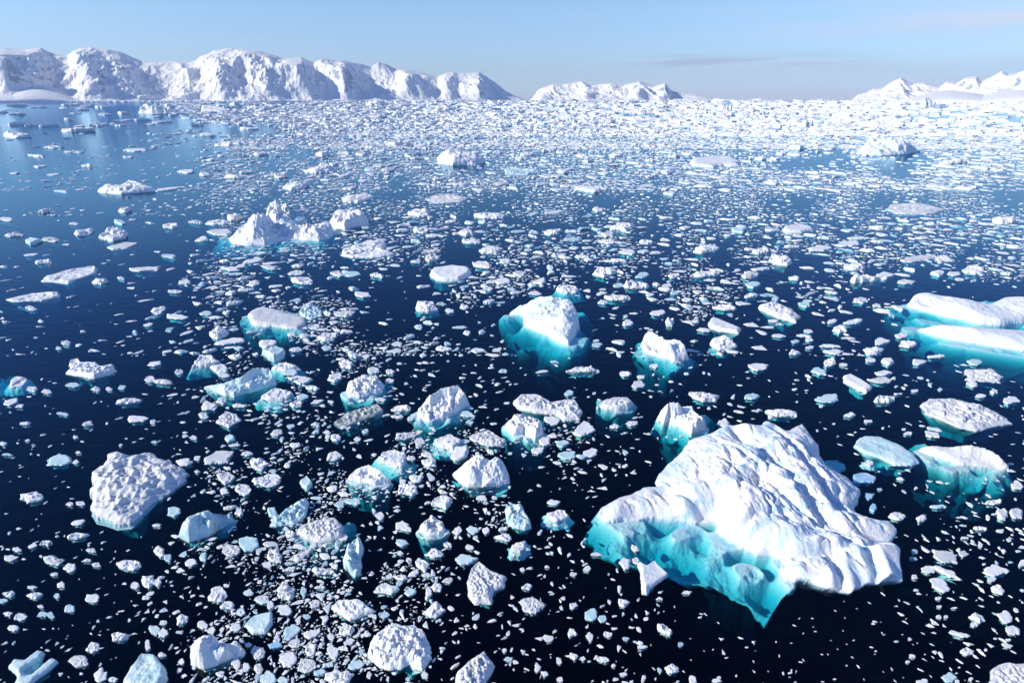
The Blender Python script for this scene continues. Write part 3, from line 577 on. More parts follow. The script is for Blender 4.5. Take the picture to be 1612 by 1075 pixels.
hero('iceberg', 'egg-shaped white iceberg with a curved blue groove, right of the blocky turquoise central iceberg', 'the grooved egg-shaped iceberg',
    [(1012, 530, .9), (1023, 522, 1.6), (1045, 527, 1.6), (1067, 538, 1.3), (1083, 554, .7), (1084, 565, 0), (1062, 568, 0), (1040, 562, 0), (1018, 556, 0), (1010, 548, .2)], M_snow, 1.6, cat='iceberg', seed=29, style='slab', cliff=.6, rough=.3,
    ctrl=[(1025, 535, 1.8), (1050, 540, 1.7), (1070, 555, 1.2), (1028, 550, 1.2), (1038, 545, .5), (1050, 555, 1.2)],
    under=[(1003, 553, -1.4), (1026, 566, -.8), (1060, 578, -1.0), (1082, 572, -.8), (1010, 540, -1.2), (1050, 588, -3), (1095, 570, -3)], depth=4)
hero('ice_floe', 'wedge-shaped slab tilting up left, right of the grooved egg-shaped iceberg', 'the tilted wedge slab',
    [(1115, 507), (1123, 498), (1151, 510), (1167, 518), (1162, 526), (1132, 521), (1118, 514)], M_snow, 1.0, cat='ice floe', seed=30, style='slab')
hero('iceberg', 'small white berg with a pale green foot just below the tilted wedge slab', 'the small berg below the wedge slab',
    [(1117, 540), (1122, 533), (1138, 528), (1152, 534), (1161, 544), (1150, 550), (1132, 552)], M_snow, 1.1, cat='iceberg', seed=31, style='horn', uslope=.8)
hero('ice_floe', 'long narrow bone-shaped slab, left of the lower right rubble pancake', 'the bone-shaped slab',
    [(1329, 591), (1339, 588), (1359, 600), (1373, 609), (1364, 619), (1346, 609), (1330, 599)], M_snow, .7, cat='ice floe', seed=32, style='slab')
hero('ice_floe', 'diagonal strip of crumbly rubble ice right of centre above the dark water', 'the diagonal rubble strip',
    [(1198, 480), (1216, 474), (1246, 486), (1258, 499), (1252, 508), (1226, 499), (1208, 490)], M_grey, .5, cat='ice floe', seed=33, style='rubble')
hero('ice_floe', 'ragged white floe with a pointed left corner, alone on dark water at left', 'the ragged floe on the left dark water',
    [(103, 587), (112, 578), (110, 567), (120, 564), (128, 569), (151, 569), (159, 576), (176, 573), (183, 583), (173, 589), (148, 596), (134, 594)], M_snow, .9, cat='ice floe', seed=34, style='pit')
hero('iceberg', 'sky-blue scalloped iceberg with an overhanging right side, left of centre', 'the sky-blue scalloped iceberg',
    [(322, 607, .2), (352, 603, .7), (380, 592, 1.2), (396, 579, 1.7), (420, 578, 1.6), (428, 590, 1.0), (421, 606, .2), (392, 618, 0), (368, 625, 0), (354, 624, 0), (338, 615, 0)], M_aqua, 1.4, cat='iceberg', seed=35, style='berg', cliff=.7, rough=.12, uslope=.9)
hero('ice_floe', 'narrow tooth-edged white floe at the left edge, higher of the two there', 'the upper tooth-edged floe',
    [(65, 443), (74, 433), (110, 424), (147, 418), (151, 427), (135, 434), (117, 440), (108, 447), (85, 444)], M_snow, 1.0, cat='ice floe', seed=36, style='chunk')
hero('ice_floe', 'slim scalloped white floe at the left edge, below the tooth-edged one', 'the slim scalloped floe',
    [(10, 471), (50, 461), (70, 460), (91, 459), (94, 465), (67, 473), (20, 475)], M_snow, .8, cat='ice floe', seed=37, style='chunk')
hero('iceberg', 'white flat-topped iceberg mirrored in the open blue water, upper left', 'the mirrored iceberg at upper left',
    [(154, 301), (167, 290), (188, 292), (204, 284), (224, 288), (236, 295), (245, 299), (214, 304), (190, 306), (165, 304)], M_snow, 3, cat='iceberg', seed=38, style='chunk', cliff=1.4)
hero('ice_floe', 'thick white floe with a turquoise notch in its front, upper middle above centre right', 'the turquoise-notched floe',
    [(1085, 255), (1100, 248), (1125, 246), (1150, 247), (1168, 255), (1163, 261), (1140, 261), (1122, 264), (1090, 262)], M_snow, 2.6, cat='ice floe', seed=39, style='slab', cliff=1.4)
hero('iceberg', 'tilted aqua-white iceberg with a dark reflection, upper right', 'the tilted aqua-white iceberg',
    [(1348, 238), (1370, 228), (1390, 220), (1402, 224), (1412, 217), (1422, 219), (1424, 229), (1441, 237), (1425, 243), (1400, 245), (1370, 245)], M_pale, 4, cat='iceberg', seed=40, style='horn', cliff=1.8)
hero('iceberg', 'lumpy white iceberg in the pack north of centre, wider than its neighbours', 'the lumpy berg in the pack',
    [(690, 256), (692, 242), (706, 236), (718, 240), (736, 240), (752, 242), (766, 254), (745, 260), (715, 261)], M_snow, 4, cat='iceberg', seed=41, style='horn', cliff=1.8)
hero('iceberg', 'low bluish berg right below the lumpy white iceberg in the pack', None,
    [(796, 276), (797, 264), (804, 262), (820, 266), (848, 267), (852, 273), (830, 276)], M_aqua, 2.5, cat='iceberg', seed=42, style='chunk')
hero('ice_floe', 'flat brown-tinged sheet of crumbs near the upper right edge', 'the brown-tinged sheet of crumbs',
    [(1393, 330), (1405, 322), (1440, 319), (1470, 324), (1488, 330), (1460, 338), (1420, 337)], M_grey, .5, cat='ice floe', seed=43, style='rubble')
hero('ice_floe', 'flat grainy sheet of crumbs in the pack above centre', 'the grainy sheet above centre',
    [(672, 314), (684, 308), (715, 306), (738, 312), (726, 318), (700, 320), (682, 319)], M_grey, .4, cat='ice floe', seed=44, style='rubble')
hero('ice_floe', 'clean smooth white slab right of centre in the upper half', 'the clean smooth slab',
    [(1231, 362), (1238, 355), (1256, 352), (1276, 356), (1280, 363), (1262, 368), (1240, 368)], M_snow, 1.2, cat='ice floe', seed=45, style='slab')
hero('iceberg', 'white berg with a small upright fin at its right end, right of centre', 'the finned berg',
    [(1212, 408), (1216, 401), (1230, 404), (1240, 403), (1247, 413), (1240, 419), (1222, 416)], M_snow, 1.3, cat='iceberg', seed=46, style='horn')
hero('ice_floe', 'square-cornered white slab with a blue right foot, above the blocky turquoise central iceberg', 'the square-cornered slab above centre',
    [(677, 431), (684, 421), (714, 417), (737, 421), (741, 432), (722, 442), (700, 443), (686, 441)], M_snow, 1.4, cat='ice floe', seed=47, style='slab', uslope=.8)
hero('iceberg', 'small cube-like berg with a turquoise front, left of the blocky turquoise central iceberg', 'the small cube-like berg',
    [(655, 486), (656, 476), (670, 473), (683, 478), (690, 487), (675, 491), (660, 491)], M_snow, 1.3, cat='iceberg', seed=48, style='chunk', uslope=.7)
hero('iceberg', 'triangular white berg with a pointed turquoise underside, above the striped oval ice', 'the triangular berg with a pointed underside',
    [(549, 749, .2), (562, 738, .6), (579, 731, .9), (595, 737, .8), (613, 752, .3), (606, 760, 0), (590, 763, 0), (568, 759, 0)], M_snow, .9, cat='iceberg', seed=49, style='chunk',
    under=[(572, 766, -.5), (586, 774, -.9), (598, 766, -.6), (586, 784, -2), (560, 765, -1.6)], depth=2.2)
hero('iceberg', 'broad white berg with a blue shaded hollow on top, left of the small keel-down chunks', 'the broad berg with a blue hollow',
    [(712, 745, .1), (722, 738, .5), (733, 727, .9), (760, 716, 1.3), (782, 720, 1.3), (794, 729, .8), (802, 747, .3), (803, 760, 0), (788, 765, 0), (760, 767, 0), (735, 767, 0), (722, 758, 0)], M_snow, 1.2, cat='iceberg', seed=50, style='pit', cliff=.35,
    ctrl=[(735, 748, .8), (755, 730, 1.3), (775, 732, .5), (790, 745, .6), (765, 755, .8), (745, 758, .7)], uslope=.8)
hero('iceberg', 'blue-sided wedge berg lit on top, below the large pitted floe at its right', 'the blue-sided wedge berg',
    [(280, 845, 0), (286, 830, .4), (293, 814, .8), (310, 806, 1.0), (335, 802, 1.0), (360, 806, .8), (372, 814, .3), (360, 824, 0), (330, 844, 0), (297, 854, 0)], M_aqua, 1.0, cat='iceberg', seed=51, style='chunk', cliff=.4,
    ctrl=[(300, 822, 1.1), (330, 815, 1.2), (350, 812, 1.0), (315, 835, .4), (340, 826, .4)])
hero('iceberg', 'leaf-shaped bluish wedge pointing up right, left of the striped oval ice', 'the leaf-shaped wedge',
    [(424, 828), (437, 814), (450, 803), (466, 792), (482, 783), (481, 800), (479, 811), (461, 825), (434, 829)], M_aqua, .9, cat='iceberg', seed=52, style='chunk')
hero('ice_floe', 'oval ice with parallel dark stripes across its top and a green rim, lower middle', 'the striped oval ice',
    [(467, 836), (475, 826), (492, 820), (510, 816), (526, 814), (538, 827), (537, 845), (520, 851), (500, 853), (482, 847)], M_grey, .7, cat='ice floe', seed=53, style='pit',
    under=[(478, 852, -.5), (498, 859, -.6), (520, 860, -.7), (548, 830, -.5), (556, 826, -.9), (560, 838, -1.3), (500, 872, -2)], depth=2.4)
hero('iceberg', 'narrow upright berg with a scooped top and blue hollow, lower middle', 'the narrow scooped berg',
    [(540, 876, .3), (548, 854, .7), (563, 841, 1.0), (566, 855, .7), (565, 868, .4), (569, 886, .2), (568, 905, 0), (559, 909, 0), (541, 895, 0)], M_aqua, .8, cat='iceberg', seed=54, style='chunk', cliff=.25,
    ctrl=[(548, 870, .9), (558, 862, .35), (557, 880, .3), (547, 885, .9), (560, 893, .7)])
hero('iceberg', 'chunk with a peaked white crown and aqua front, right of the narrow scooped berg', 'the peaked-crown chunk',
    [(660, 834), (668, 820), (680, 811), (696, 821), (701, 834), (692, 840), (676, 842)], M_snow, .8, cat='iceberg', seed=55, style='chunk', under=[(668, 845, -.4), (686, 851, -.8), (698, 842, -.5), (684, 862, -2)], depth=2)
hero('ice_floe', 'pitted grey-white floe with a bite in its right side, lower middle', 'the bitten pitted floe',
    [(735, 914), (745, 892), (754, 884), (774, 897), (795, 905), (793, 920), (778, 928), (774, 940), (774, 951), (749, 951), (738, 940)], M_grey, .6, cat='ice floe', seed=56, style='pit')
hero('iceberg', 'tall greenish chunk with two white shoulders, left of the turquoise shelf', 'the greenish two-shouldered chunk',
    [(796, 800), (807, 792), (820, 793), (830, 812), (838, 830), (827, 835), (808, 830), (798, 822)], M_aqua, .8, cat='iceberg', seed=57, style='horn')
hero('ice_floe', 'fan-shaped ribbed floe above the big cauliflower cluster at the bottom', 'the fan-shaped ribbed floe',
    [(523, 953), (534, 943), (564, 943), (590, 960), (573, 969), (551, 978), (540, 967)], M_snow, .5, cat='ice floe', seed=58, style='pit')
hero('ice_floe', 'large cauliflower-like cluster of frozen lumps at the bottom middle', 'the cauliflower cluster',
    [(584, 1018), (595, 996), (618, 982), (643, 983), (662, 990), (676, 1012), (679, 1034), (665, 1056), (645, 1044), (632, 1050), (615, 1054), (593, 1046), (579, 1030)], M_snow, .8, cat='ice floe', seed=59, style='rubble', res=1.3)
hero('ice_floe', 'crumbly fragment cut by the bottom edge, right of the cauliflower cluster', 'the crumbly fragment at the bottom edge',
    [(716, 1080), (721, 1057), (738, 1040), (763, 1023), (777, 1043), (768, 1065), (758, 1086), (735, 1095)], M_grey, .7, cat='ice floe', seed=60, style='rubble')
hero('iceberg', 'pale smooth trapezoid of ice cut by the bottom edge at lower left', 'the smooth trapezoid at the bottom edge',
    [(193, 1075), (206, 1049), (223, 1028), (243, 1029), (257, 1048), (262, 1066), (252, 1084), (205, 1094)], M_aqua, .9, cat='iceberg', seed=61, style='slab')
hero('iceberg', 'two-lobed white block with a teal shaded flank near the bottom left of centre', 'the two-lobed block',
    [(300, 1018, .5), (315, 1003, .8), (335, 999, .8), (346, 1013, .5), (371, 1005, .8), (381, 1018, .5), (371, 1034, 0), (345, 1046, 0), (321, 1054, 0), (299, 1043, .1)], M_snow, .8, cat='iceberg', seed=62, style='slab', cliff=.3, rough=.2,
    ctrl=[(318, 1015, 1.0), (330, 1030, .5), (345, 1026, .55), (365, 1015, .9), (310, 1035, .6)])
hero('ice_floe', 'flat pale grey plate of ice right above the two-lobed block', 'the pale grey plate',
    [(385, 983), (399, 968), (425, 961), (429, 981), (418, 998), (396, 998)], M_aqua, .4, cat='ice floe', seed=63, style='slab')
hero('iceberg', 'three-pronged white chunk floating over the edge of the turquoise shelf', 'the three-pronged chunk over the turquoise shelf',
    [(1007, 883), (1020, 890), (1031, 881), (1049, 902), (1040, 914), (1022, 926), (1018, 936), (1010, 935), (1009, 906)], M_snow, .5, cat='iceberg', seed=64, style='slab', uslope=2.5, depth=.7)
hero('ice_floe', 'pitted white floe cut by the bottom right corner of the photo', 'the pitted floe in the bottom right corner',
    [(1558, 1072), (1566, 1049), (1586, 1041), (1612, 1044), (1645, 1050), (1650, 1085), (1600, 1100), (1565, 1092)], M_grey, .6, cat='ice floe', seed=65, style='pit')
hero('ice_floe', 'open ring of narrow ice arms in the bottom left corner', 'the ring-shaped ice in the bottom left corner',
    [(16, 1048), (24, 1037), (40, 1038), (56, 1024), (66, 1024), (60, 1034), (42, 1046), (34, 1052), (38, 1062), (50, 1062), (64, 1048), (84, 1034), (88, 1040), (76, 1054), (56, 1070), (40, 1082), (20, 1078), (26, 1064)], M_aqua, .45, cat='ice floe', seed=66, style='slab')
hero('iceberg', 'blue sunken ice glimpsed under water at the left edge of the photo', 'the sunken blue ice at the left edge',
    [(-34, 600), (-20, 582), (0, 576), (18, 573), (28, 580), (26, 592), (12, 602), (-10, 608)], M_blue, .5, cat='iceberg', seed=67, style='slab', sink=1.3, depth=3)
hero('iceberg', 'smooth pale blue ice mound just under water in the shade right of the largest iceberg', 'the shaded blue mound',
    [(1290, 722), (1300, 716), (1320, 715), (1332, 722), (1334, 733), (1322, 740), (1300, 738)], M_aqua, .5, cat='iceberg', seed=68, style='slab', sink=.45, depth=2)
hero('iceberg', 'weathered spiky iceberg at the far edge of the pack, upper left', 'the far spiky iceberg',
    [(219, 177), (222, 168), (228, 164), (240, 168), (256, 166), (270, 163), (276, 171), (262, 177), (240, 179)], M_snow, 10, cat='iceberg', seed=69, style='horn', cliff=3)
hero('iceberg', 'box-shaped iceberg with a blue shaded side at the far edge of the pack, upper left', 'the far box-shaped iceberg',
    [(317, 176), (318, 167), (331, 166), (345, 169), (361, 174), (345, 177)], M_snow, 9, cat='iceberg', seed=70, style='slab', cliff=6)
hero('iceberg', 'dark blue-faced tilted iceberg below the peaks at the right horizon', 'the far blue-faced iceberg',
    [(1448, 168), (1452, 158), (1462, 153), (1470, 157), (1475, 165), (1490, 167), (1465, 169)], M_pale, 22, cat='iceberg', seed=71, style='chunk', cliff=10)

# --- all other pieces one can pick out: x, y, width, height, code, turn
# codes: c chunk, s slab, r rubble, p pitted, h horned, a aqua, t turquoise foot, b blue, own tone and painted-in shade
PIECES = """28 600 36 18 t -.4;50 612 22 9;73 616 18 8;17 633 25 11 s -.4;31 639 18 6;114 606 26 8;151 612 15 9;171 612 12 8;192 610 14 9;201 631 46 11 r;216 659 35 14 s;139 667 18 10;38 666 20 6;100 651 20 6
241 663 10 10;236 597 15 12;103 539 19 9;92 548 12 6;49 485 18 8;7 506 12 4;233 511 18 7;346 524 38 20 h;362 537 56 9 s -.15;325 493 26 9;282 585 14 9;243 573 26 9;258 601 34 8;322 569 46 22 t;346 580 28 16 c;352 590 22 8
329 639 28 16;320 654 14 10;350 631 16 12;360 657 44 28 p -.3;376 638 26 10;361 689 18 14;306 689 14 8;343 721 52 24 s -.2;290 728 26 18;310 721 14 10;356 751 30 22;95 724 42 20 a -.3;119 727 13 8;123 712 12 6
119 688 10 7;5 698 12 8;11 715 18 4;43 693 8 4;190 700 8 5;243 695 12 5;407 730 30 18;382 770 28 18;352 773 16 14;410 756 22 14;310 742 10 8;370 700 20 6;388 714 18 8;48 782 42 18 r
495 515 20 10;516 531 34 20 c;460 527 14 10;478 528 18 9;422 541 28 16 c;433 557 34 28 a .5;448 576 40 18 t;472 597 34 16;459 586 24 10;466 550 24 8;542 494 34 12;546 572 26 14;559 558 22 10;528 594 30 14 c -.4;587 583 19 11 s
613 586 14 9;613 600 18 10;576 561 14 8;630 642 32 14 h;629 656 16 6;645 659 12 8;598 629 17 7 s;740 664 14 7;736 652 24 11;643 684 40 16 c -.2;661 695 18 14;528 688 20 14;514 680 14 8;435 681 20 12;562 691 14 10;576 679 10 12
496 668 18 7;457 671 14 8;433 622 44 20 t -.3;477 624 24 12;492 610 24 10;467 636 22 14;500 632 22 8 s -.4;521 632 12 7;707 695 40 24 t;773 691 60 26 p .3;724 714 34 24 s -.5;620 720 48 30 t;640 770 36 20;654 753 20 14
676 728 22 20 h;647 721 16 10;527 719 26 18;427 757 36 26 c -.4;482 760 22 20 a;869 662 28 13;919 677 42 24 s -.4;884 698 24 14;859 694 20 16;892 716 26 18 a;929 713 25 14 s;847 708 20 12;967 671 18 8;995 666 18 9;896 619 18 10 a
1106 624 50 20 r .2;1140 665 24 13;1030 576 17 9;919 580 54 14 h;872 569 16 5;853 585 26 5 s -.2;984 588 22 10;1006 605 22 13;1009 593 18 7;938 543 18 9;988 508 20 12;985 498 9 6;1055 507 14 15;1143 483 42 11;1035 492 27 10 s
1094 505 14 7;1109 519 22 8;1185 448 24 12;1182 465 30 7;894 455 40 14 t;972 468 44 11;950 476 20 8;1000 449 44 12;1023 464 14 7;1033 448 14 8;1050 449 16 7;1063 461 14 7;843 462 22 7;805 455 18 7;1192 577 30 13;1183 624 26 12
1387 537 26 12 s;1377 551 32 16 r;1370 566 18 9;1398 568 22 13 h;1429 541 30 11;1419 528 26 9;1446 569 26 11;1312 553 30 9 s;1306 544 32 5;1306 571 24 13;1327 574 16 6;1290 584 26 12;1251 555 24 10;1252 537 16 8;1274 535 13 7;1274 547 14 7
1225 528 20 7;1387 598 38 11 s;1391 587 32 9;1397 628 40 13 h;1414 620 16 5;1440 615 14 6;1545 590 58 23 p .15;1535 570 22 10;1530 604 18 10;1590 630 26 14;1544 623 18 7;1565 616 13 9;1474 561 30 6;1303 627 34 18;1234 651 58 14 r .15
1214 656 9 7;1337 653 18 8;1366 663 16 8;1369 728 16 11 t;1468 684 30 11 s .2;1471 675 24 6 s .3;1429 682 14 7;1419 754 14 8;1601 763 18 16;1567 789 30 9;1475 797 32 7;1578 810 24 22 s .7;1601 808 22 20 s .5;1414 813 28 16;1450 816 22 13
1357 752 38 20 b .2;1368 781 18 12 b;1375 798 14 16 b .6;1385 770 10 6 b;110 793 14 8;128 792 17 10;123 822 28 11 s -.2;120 842 34 13 h;17 878 22 13;26 864 18 9;50 859 20 8 s -.5;71 854 20 10;86 882 34 18 r;110 893 18 14;85 904 13 7
138 882 18 7;152 889 14 9;144 866 18 7;205 889 40 19 c;251 867 18 18 h;264 878 13 15;246 827 15 7;274 805 26 22 a;376 806 14 16;365 866 28 23 p;391 856 30 30 a;301 885 20 13 s;320 877 14 17;234 914 22 20 r;212 921 16 12;248 916 11 14
343 936 34 34 c -.9;359 952 28 14;413 942 24 12;96 920 17 13;89 938 12 10;50 924 18 7;56 936 24 13 h;14 934 18 10;5 945 16 10;64 954 12 7;110 957 20 15;146 941 26 16;33 970 24 12;12 966 14 10;66 966 18 10;79 968 14 13;21 988 20 12
188 1002 32 16 h;146 1019 22 22 r;125 1039 34 23 p;158 1062 24 22 c;178 1069 14 9;232 1014 9 18;243 991 17 19 a;256 996 16 17;287 974 24 25 r -.7;318 983 18 13 s;332 992 13 14;257 980 12 8;285 1041 14 10;255 1030 15 9
373 1042 15 22 s;387 1049 12 18;408 1052 18 18;406 1027 26 20 p;346 1060 18 12;371 987 22 15;391 1014 12 10;422 1069 30 30 a;429 807 24 22 a -.6;539 845 16 14;429 876 28 26 h;473 874 40 18 p -.5;428 856 32 11 s;421 889 16 10;456 895 22 9
506 899 36 18 h;527 891 11 10;598 811 14 13;556 789 26 13 a;637 829 28 18 s .5;694 788 34 25 h;720 834 16 15;745 834 22 12;758 783 18 11 s;766 835 13 11;791 832 16 8;793 846 24 14;632 854 24 16;629 870 14 9;643 882 12 13;665 889 20 28 c -.8
672 905 16 8;685 870 26 19 r;704 857 16 12;739 861 18 10 s .5;733 881 32 20 a;706 912 20 12 s -.4;634 908 20 12;613 907 12 10;608 927 38 20 c;646 931 20 15;675 934 12 24 s;689 924 18 16;685 961 30 28 h;449 928 32 32 r;477 931 10 19
502 924 17 8;496 951 18 16;449 959 22 17;414 945 24 13;426 952 14 13;482 970 16 8;606 968 13 12;546 991 32 20 h;489 997 30 15 s;457 995 34 24 a -.6;464 1013 20 18;433 1015 24 12 b;521 1002 13 13;551 1009 14 12;457 1037 34 24 s -.5
489 1021 18 22 h;482 1047 32 22 p;524 1026 18 30 s -.8;561 1046 27 17;534 1064 40 28 r;503 1057 22 15;446 1069 20 12;669 1062 14 12;643 1068 9 9;876 811 34 21 t;872 790 22 10;816 859 28 17 t;809 874 10 7;822 896 9 8 s
861 892 10 6;829 924 16 12 h;838 952 36 33 p;1000 863 16 14 h;986 886 21 23 s;1001 882 11 11 s;940 872 22 7 s;925 895 14 11;903 903 14 6;975 926 6 15 s;981 948 20 16 h;1039 942 13 5;1081 932 17 7;931 966 22 22 a;949 974 17 15 a
900 995 16 19 h;929 1001 12 18;957 998 15 11;985 1005 12 7;1010 1018 18 8 s;1044 990 31 17 h .5;864 1004 18 12;903 953 16 14 h;901 1033 15 13;917 1036 12 8;880 1040 9 15;949 1037 21 10;801 1037 15 10;794 1023 11 7;846 1051 10 17;857 1060 13 10
882 1069 12 12;1058 1053 26 18 r .6;1038 1054 9 11;1090 1068 15 16;1129 1071 18 8;981 1061 14 10;966 1047 9 7;1072 1014 11 9 b;1518 846 15 7;1545 831 30 8 h;1518 871 20 11;1543 858 9 7;1484 874 44 26 s .45;1489 899 56 12 s .6;1463 896 22 12
1478 920 40 22 s .6;1440 908 10 9;1440 868 13 9 b;1437 878 15 7 b;1567 898 40 17 s;1562 911 18 9 s;1572 927 26 20 h .6;1609 887 16 11;1583 971 36 22 s .6;1595 991 22 16;1541 972 28 15 h .5;1534 983 13 8;1477 941 11 6;1478 954 9 5
1478 970 10 6;1489 970 8 7;1510 997 38 8 s .4;1503 956 12 4;1524 1025 22 13;1586 1016 22 9 s .4;1588 1007 11 6;1436 1032 12 8;1429 1041 8 5;1495 1065 22 16;1507 1072 10 9;1452 1072 22 9 s;1528 1068 9 6;774 339 50 13 r;660 335 50 15 h;565 312 50 13 r
840 337 22 7;872 334 32 5 s;925 297 48 11;898 293 30 6;953 428 42 19 h;990 397 30 10 s;959 369 22 12;957 381 26 8;982 357 40 14 h;774 394 38 15 c;681 406 26 13;682 395 34 7;736 366 26 14;741 380 40 9;868 365 34 13 h;902 377 30 7;902 364 28 5
877 402 26 8;918 404 26 7;795 412 20 10;791 443 24 12;818 431 20 12;759 416 34 13;850 443 26 12;1012 433 24 13;1059 434 20 11;660 362 26 10;654 412 22 8;593 433 24 9;570 463 30 10;553 431 34 11;707 489 17 7;1056 305 20 10;943 330 22 9;768 454 16 8
69 332 20 9;10 345 26 7;95 301 24 6;22 273 18 5;137 260 18 8;57 245 30 6;201 247 20 6;63 262 20 5;84 275 22 4;268 297 44 6;295 270 28 8;323 275 20 8;196 330 20 11;187 349 26 9;134 366 28 11;177 369 46 18 h;50 379 24 12 a;80 377 32 9;194 387 52 14 s -.15
117 352 22 5;20 369 34 6;68 412 34 8;48 401 22 5;157 443 30 11;191 438 16 6;228 423 52 9;397 411 36 9 s;362 423 28 8 s;424 421 26 10;318 377 24 10;368 341 28 17 c;342 350 36 9;308 349 28 6;268 355 32 11;265 403 26 8;291 444 24 9;476 441 34 14;466 429 24 8
400 446 24 12;466 292 38 15 c;503 266 44 18 h;442 276 20 12;372 278 36 13 h;533 431 26 10;278 498 34 10;248 489 20 13;275 459 26 7;1162 362 26 13 a;1337 384 44 9 s;1347 375 32 7;1293 391 40 11;1444 407 56 10 s;1487 407 34 11;1199 394 28 12;1112 391 48 13 r
1199 423 38 7 s;1109 431 44 10 r;1182 433 26 13;1348 421 34 12 h;1360 439 56 12 h;1392 433 32 9 s;1425 443 28 9;1531 424 38 15;1501 431 26 8;1477 429 26 10;1578 349 48 12 h;1251 438 20 9;1353 473 24 10;1380 481 16 7;1266 479 20 11;1310 460 20 6;1343 506 28 8
1323 518 22 12;1311 506 16 8;1216 505 18 7;1273 521 18 8;117 204 54 7 s;25 212 38 10 h;84 232 26 7;114 239 36 4;368 227 50 9;389 202 36 7;325 212 26 6;109 187 18 5;164 179 18 4;214 236 40 7;509 242 24 12;462 199 16 8;681 182 26 7;721 187 34 6 s
858 199 20 8 b;865 170 26 6;825 160 18 5;985 181 24 6 b;1019 181 22 6 b;744 189 10 5 b;932 190 20 9 h;962 190 22 9 h;898 190 22 9 h;831 189 20 8;627 226 34 8;969 244 26 10;748 217 16 6 b;584 231 20 8;1270 193 26 15 h;1289 195 22 6 a;1139 207 24 8;1219 204 28 6 a
1196 179 34 9;1142 169 26 11;1256 232 26 10;1581 204 30 9;1246 179 34 6 s;469 156 10 6;620 208 22 6;1078 203 18 7 b;1060 186 22 5;1330 196 24 6;1505 187 20 7;1387 208 28 6;1590 240 34 6"""
ITEMS = []
for tok in PIECES.replace('\n', ';').split(';'):
    t = tok.split()
    code = ''; rot = None
    for v in t[4:]:
        if v[0].isalpha(): code = v
        else: rot = float(v)
    ITEMS.append((float(t[0]), float(t[1]), float(t[2]), float(t[3]), code, rot))
WORDS = {'c': 'angular white ice chunk', 's': 'smooth flat white ice slab', 'r': 'lumpy white ice fragment', 'p': 'pitted grey-white ice fragment', 'h': 'jagged white ice chunk',
         'a': 'pale aqua ice chunk', 't': 'turquoise-footed ice chunk', 'b': 'bluish ice chunk'}
ORD = ['nearest', 'second', 'third', 'fourth', 'fifth', 'sixth', 'seventh', 'eighth', 'ninth', 'tenth', 'eleventh', 'twelfth', 'thirteenth', 'fourteenth', 'fifteenth', 'sixteenth', 'seventeenth', 'eighteenth', 'nineteenth', 'twentieth']
DIRS = ['right of', 'upper-right of', 'above', 'upper-left of', 'left of', 'lower-left of', 'below', 'lower-right of']
rows = []; EXTRA = []
big300 = set(sorted(range(len(ITEMS)), key=lambda i: -ITEMS[i][2] * ITEMS[i][3])[:296])
for i, (x, y, w, h, code, rot) in enumerate(ITEMS):
    rnd = random.Random(1000 + i)
    if not code: code = rnd.choice('ccsschpa' if y > 300 else 'ccsr')
    if rot is None: rot = rnd.uniform(-.25, .25)
    n = rnd.randint(5, 8); poly = []
    ph = rnd.uniform(0, 6.28)
    for k in range(n):
        a = ph + 2 * math.pi * (k + rnd.uniform(-.3, .3)) / n
        rr = rnd.uniform(.72, 1.2) if code != 'h' else rnd.uniform(.58, 1.3)
        ex, ey = math.cos(a) * w / 2 * rr, -math.sin(a) * h / 2 * rr
        c_, s_ = math.cos(rot), math.sin(rot) * .7
        poly.append((x + ex * c_ - ey * s_ * (w / max(h, 1) > 1.2 and 1 or 1), y + ex * s_ + ey * c_))
    mpp, sn, cs = px_m(max(y, 161))
    Wd = w * mpp
    Z = Wd * {'c': .19, 's': .09, 'r': .15, 'p': .11, 'h': .28, 'a': .13, 't': .22, 'b': .12}[code]
    style = {'c': 'chunk', 's': 'slab', 'r': 'rubble', 'p': 'pit', 'h': 'horn', 'a': 'slab', 't': 'chunk', 'b': 'slab'}[code]
    mat = {'c': M_snow, 's': M_snow, 'r': M_snow, 'p': M_grey, 'h': M_snow, 'a': M_aqua, 't': M_snow, 'b': M_blue}[code]
    if code in 'csr' and rnd.random() < .25: mat = M_grey
    us = 1.3 if code == 't' else (1.8 if code in 'ab' else rnd.uniform(2.5, 5))
    dp = min(2.5, (.30 if code == 't' else .14) * Wd + .08)
    if y < 250: dp = .8
    o = piece('ice_chunk', poly, mat, Z, seed=2000 + i * 7, style=style, uslope=us, depth=dp, ush=.02 + .012 * Wd, undercut=0 if code == 't' else 1.8, ragged=.085, res=1.15 if y > 250 else .9, rough=.065, raw=i not in big300)
    if i not in big300:
        EXTRA.append((o[0], o[1], {'a': .9, 'b': 1, 't': .6}.get(code, rnd.uniform(0, .5)))); continue
    best = min(HERO, key=lambda q: math.hypot(max(abs(x - q[1]) - q[3] * .7, 0), 1.6 * max(abs(y - q[2]) - q[4] * .7, 0)))
    dx, dy = x - best[1], -(y - best[2]) * 1.4
    d8 = int(round(math.atan2(dy, dx) / (math.pi / 4))) % 8
    sz = 'large ' if w * h > 620 else ('small ' if w * h < 190 else '')
    rows.append((o, sz + WORDS[code], best[0], d8, math.hypot(dx, dy)))
from collections import defaultdict
grp = defaultdict(list)
for r in rows: grp[(r[1], r[2], r[3])].append(r)
for k, v in grp.items():
    v.sort(key=lambda r: r[4])
    for j, r in enumerate(v):
        if j >= len(ORD): ORD.append(ORD[-1])
        base = f'{r[1]} {DIRS[r[3]]} {r[2]}'
        if len(v) > 1: base = f'{ORD[j]}{"" if j == 0 else " nearest"} {base}'
        if len(base.split()) > 16: print('LONG', base)
        tag(r[0], base, 'ice chunk', 'pieces of broken ice floating on the water')

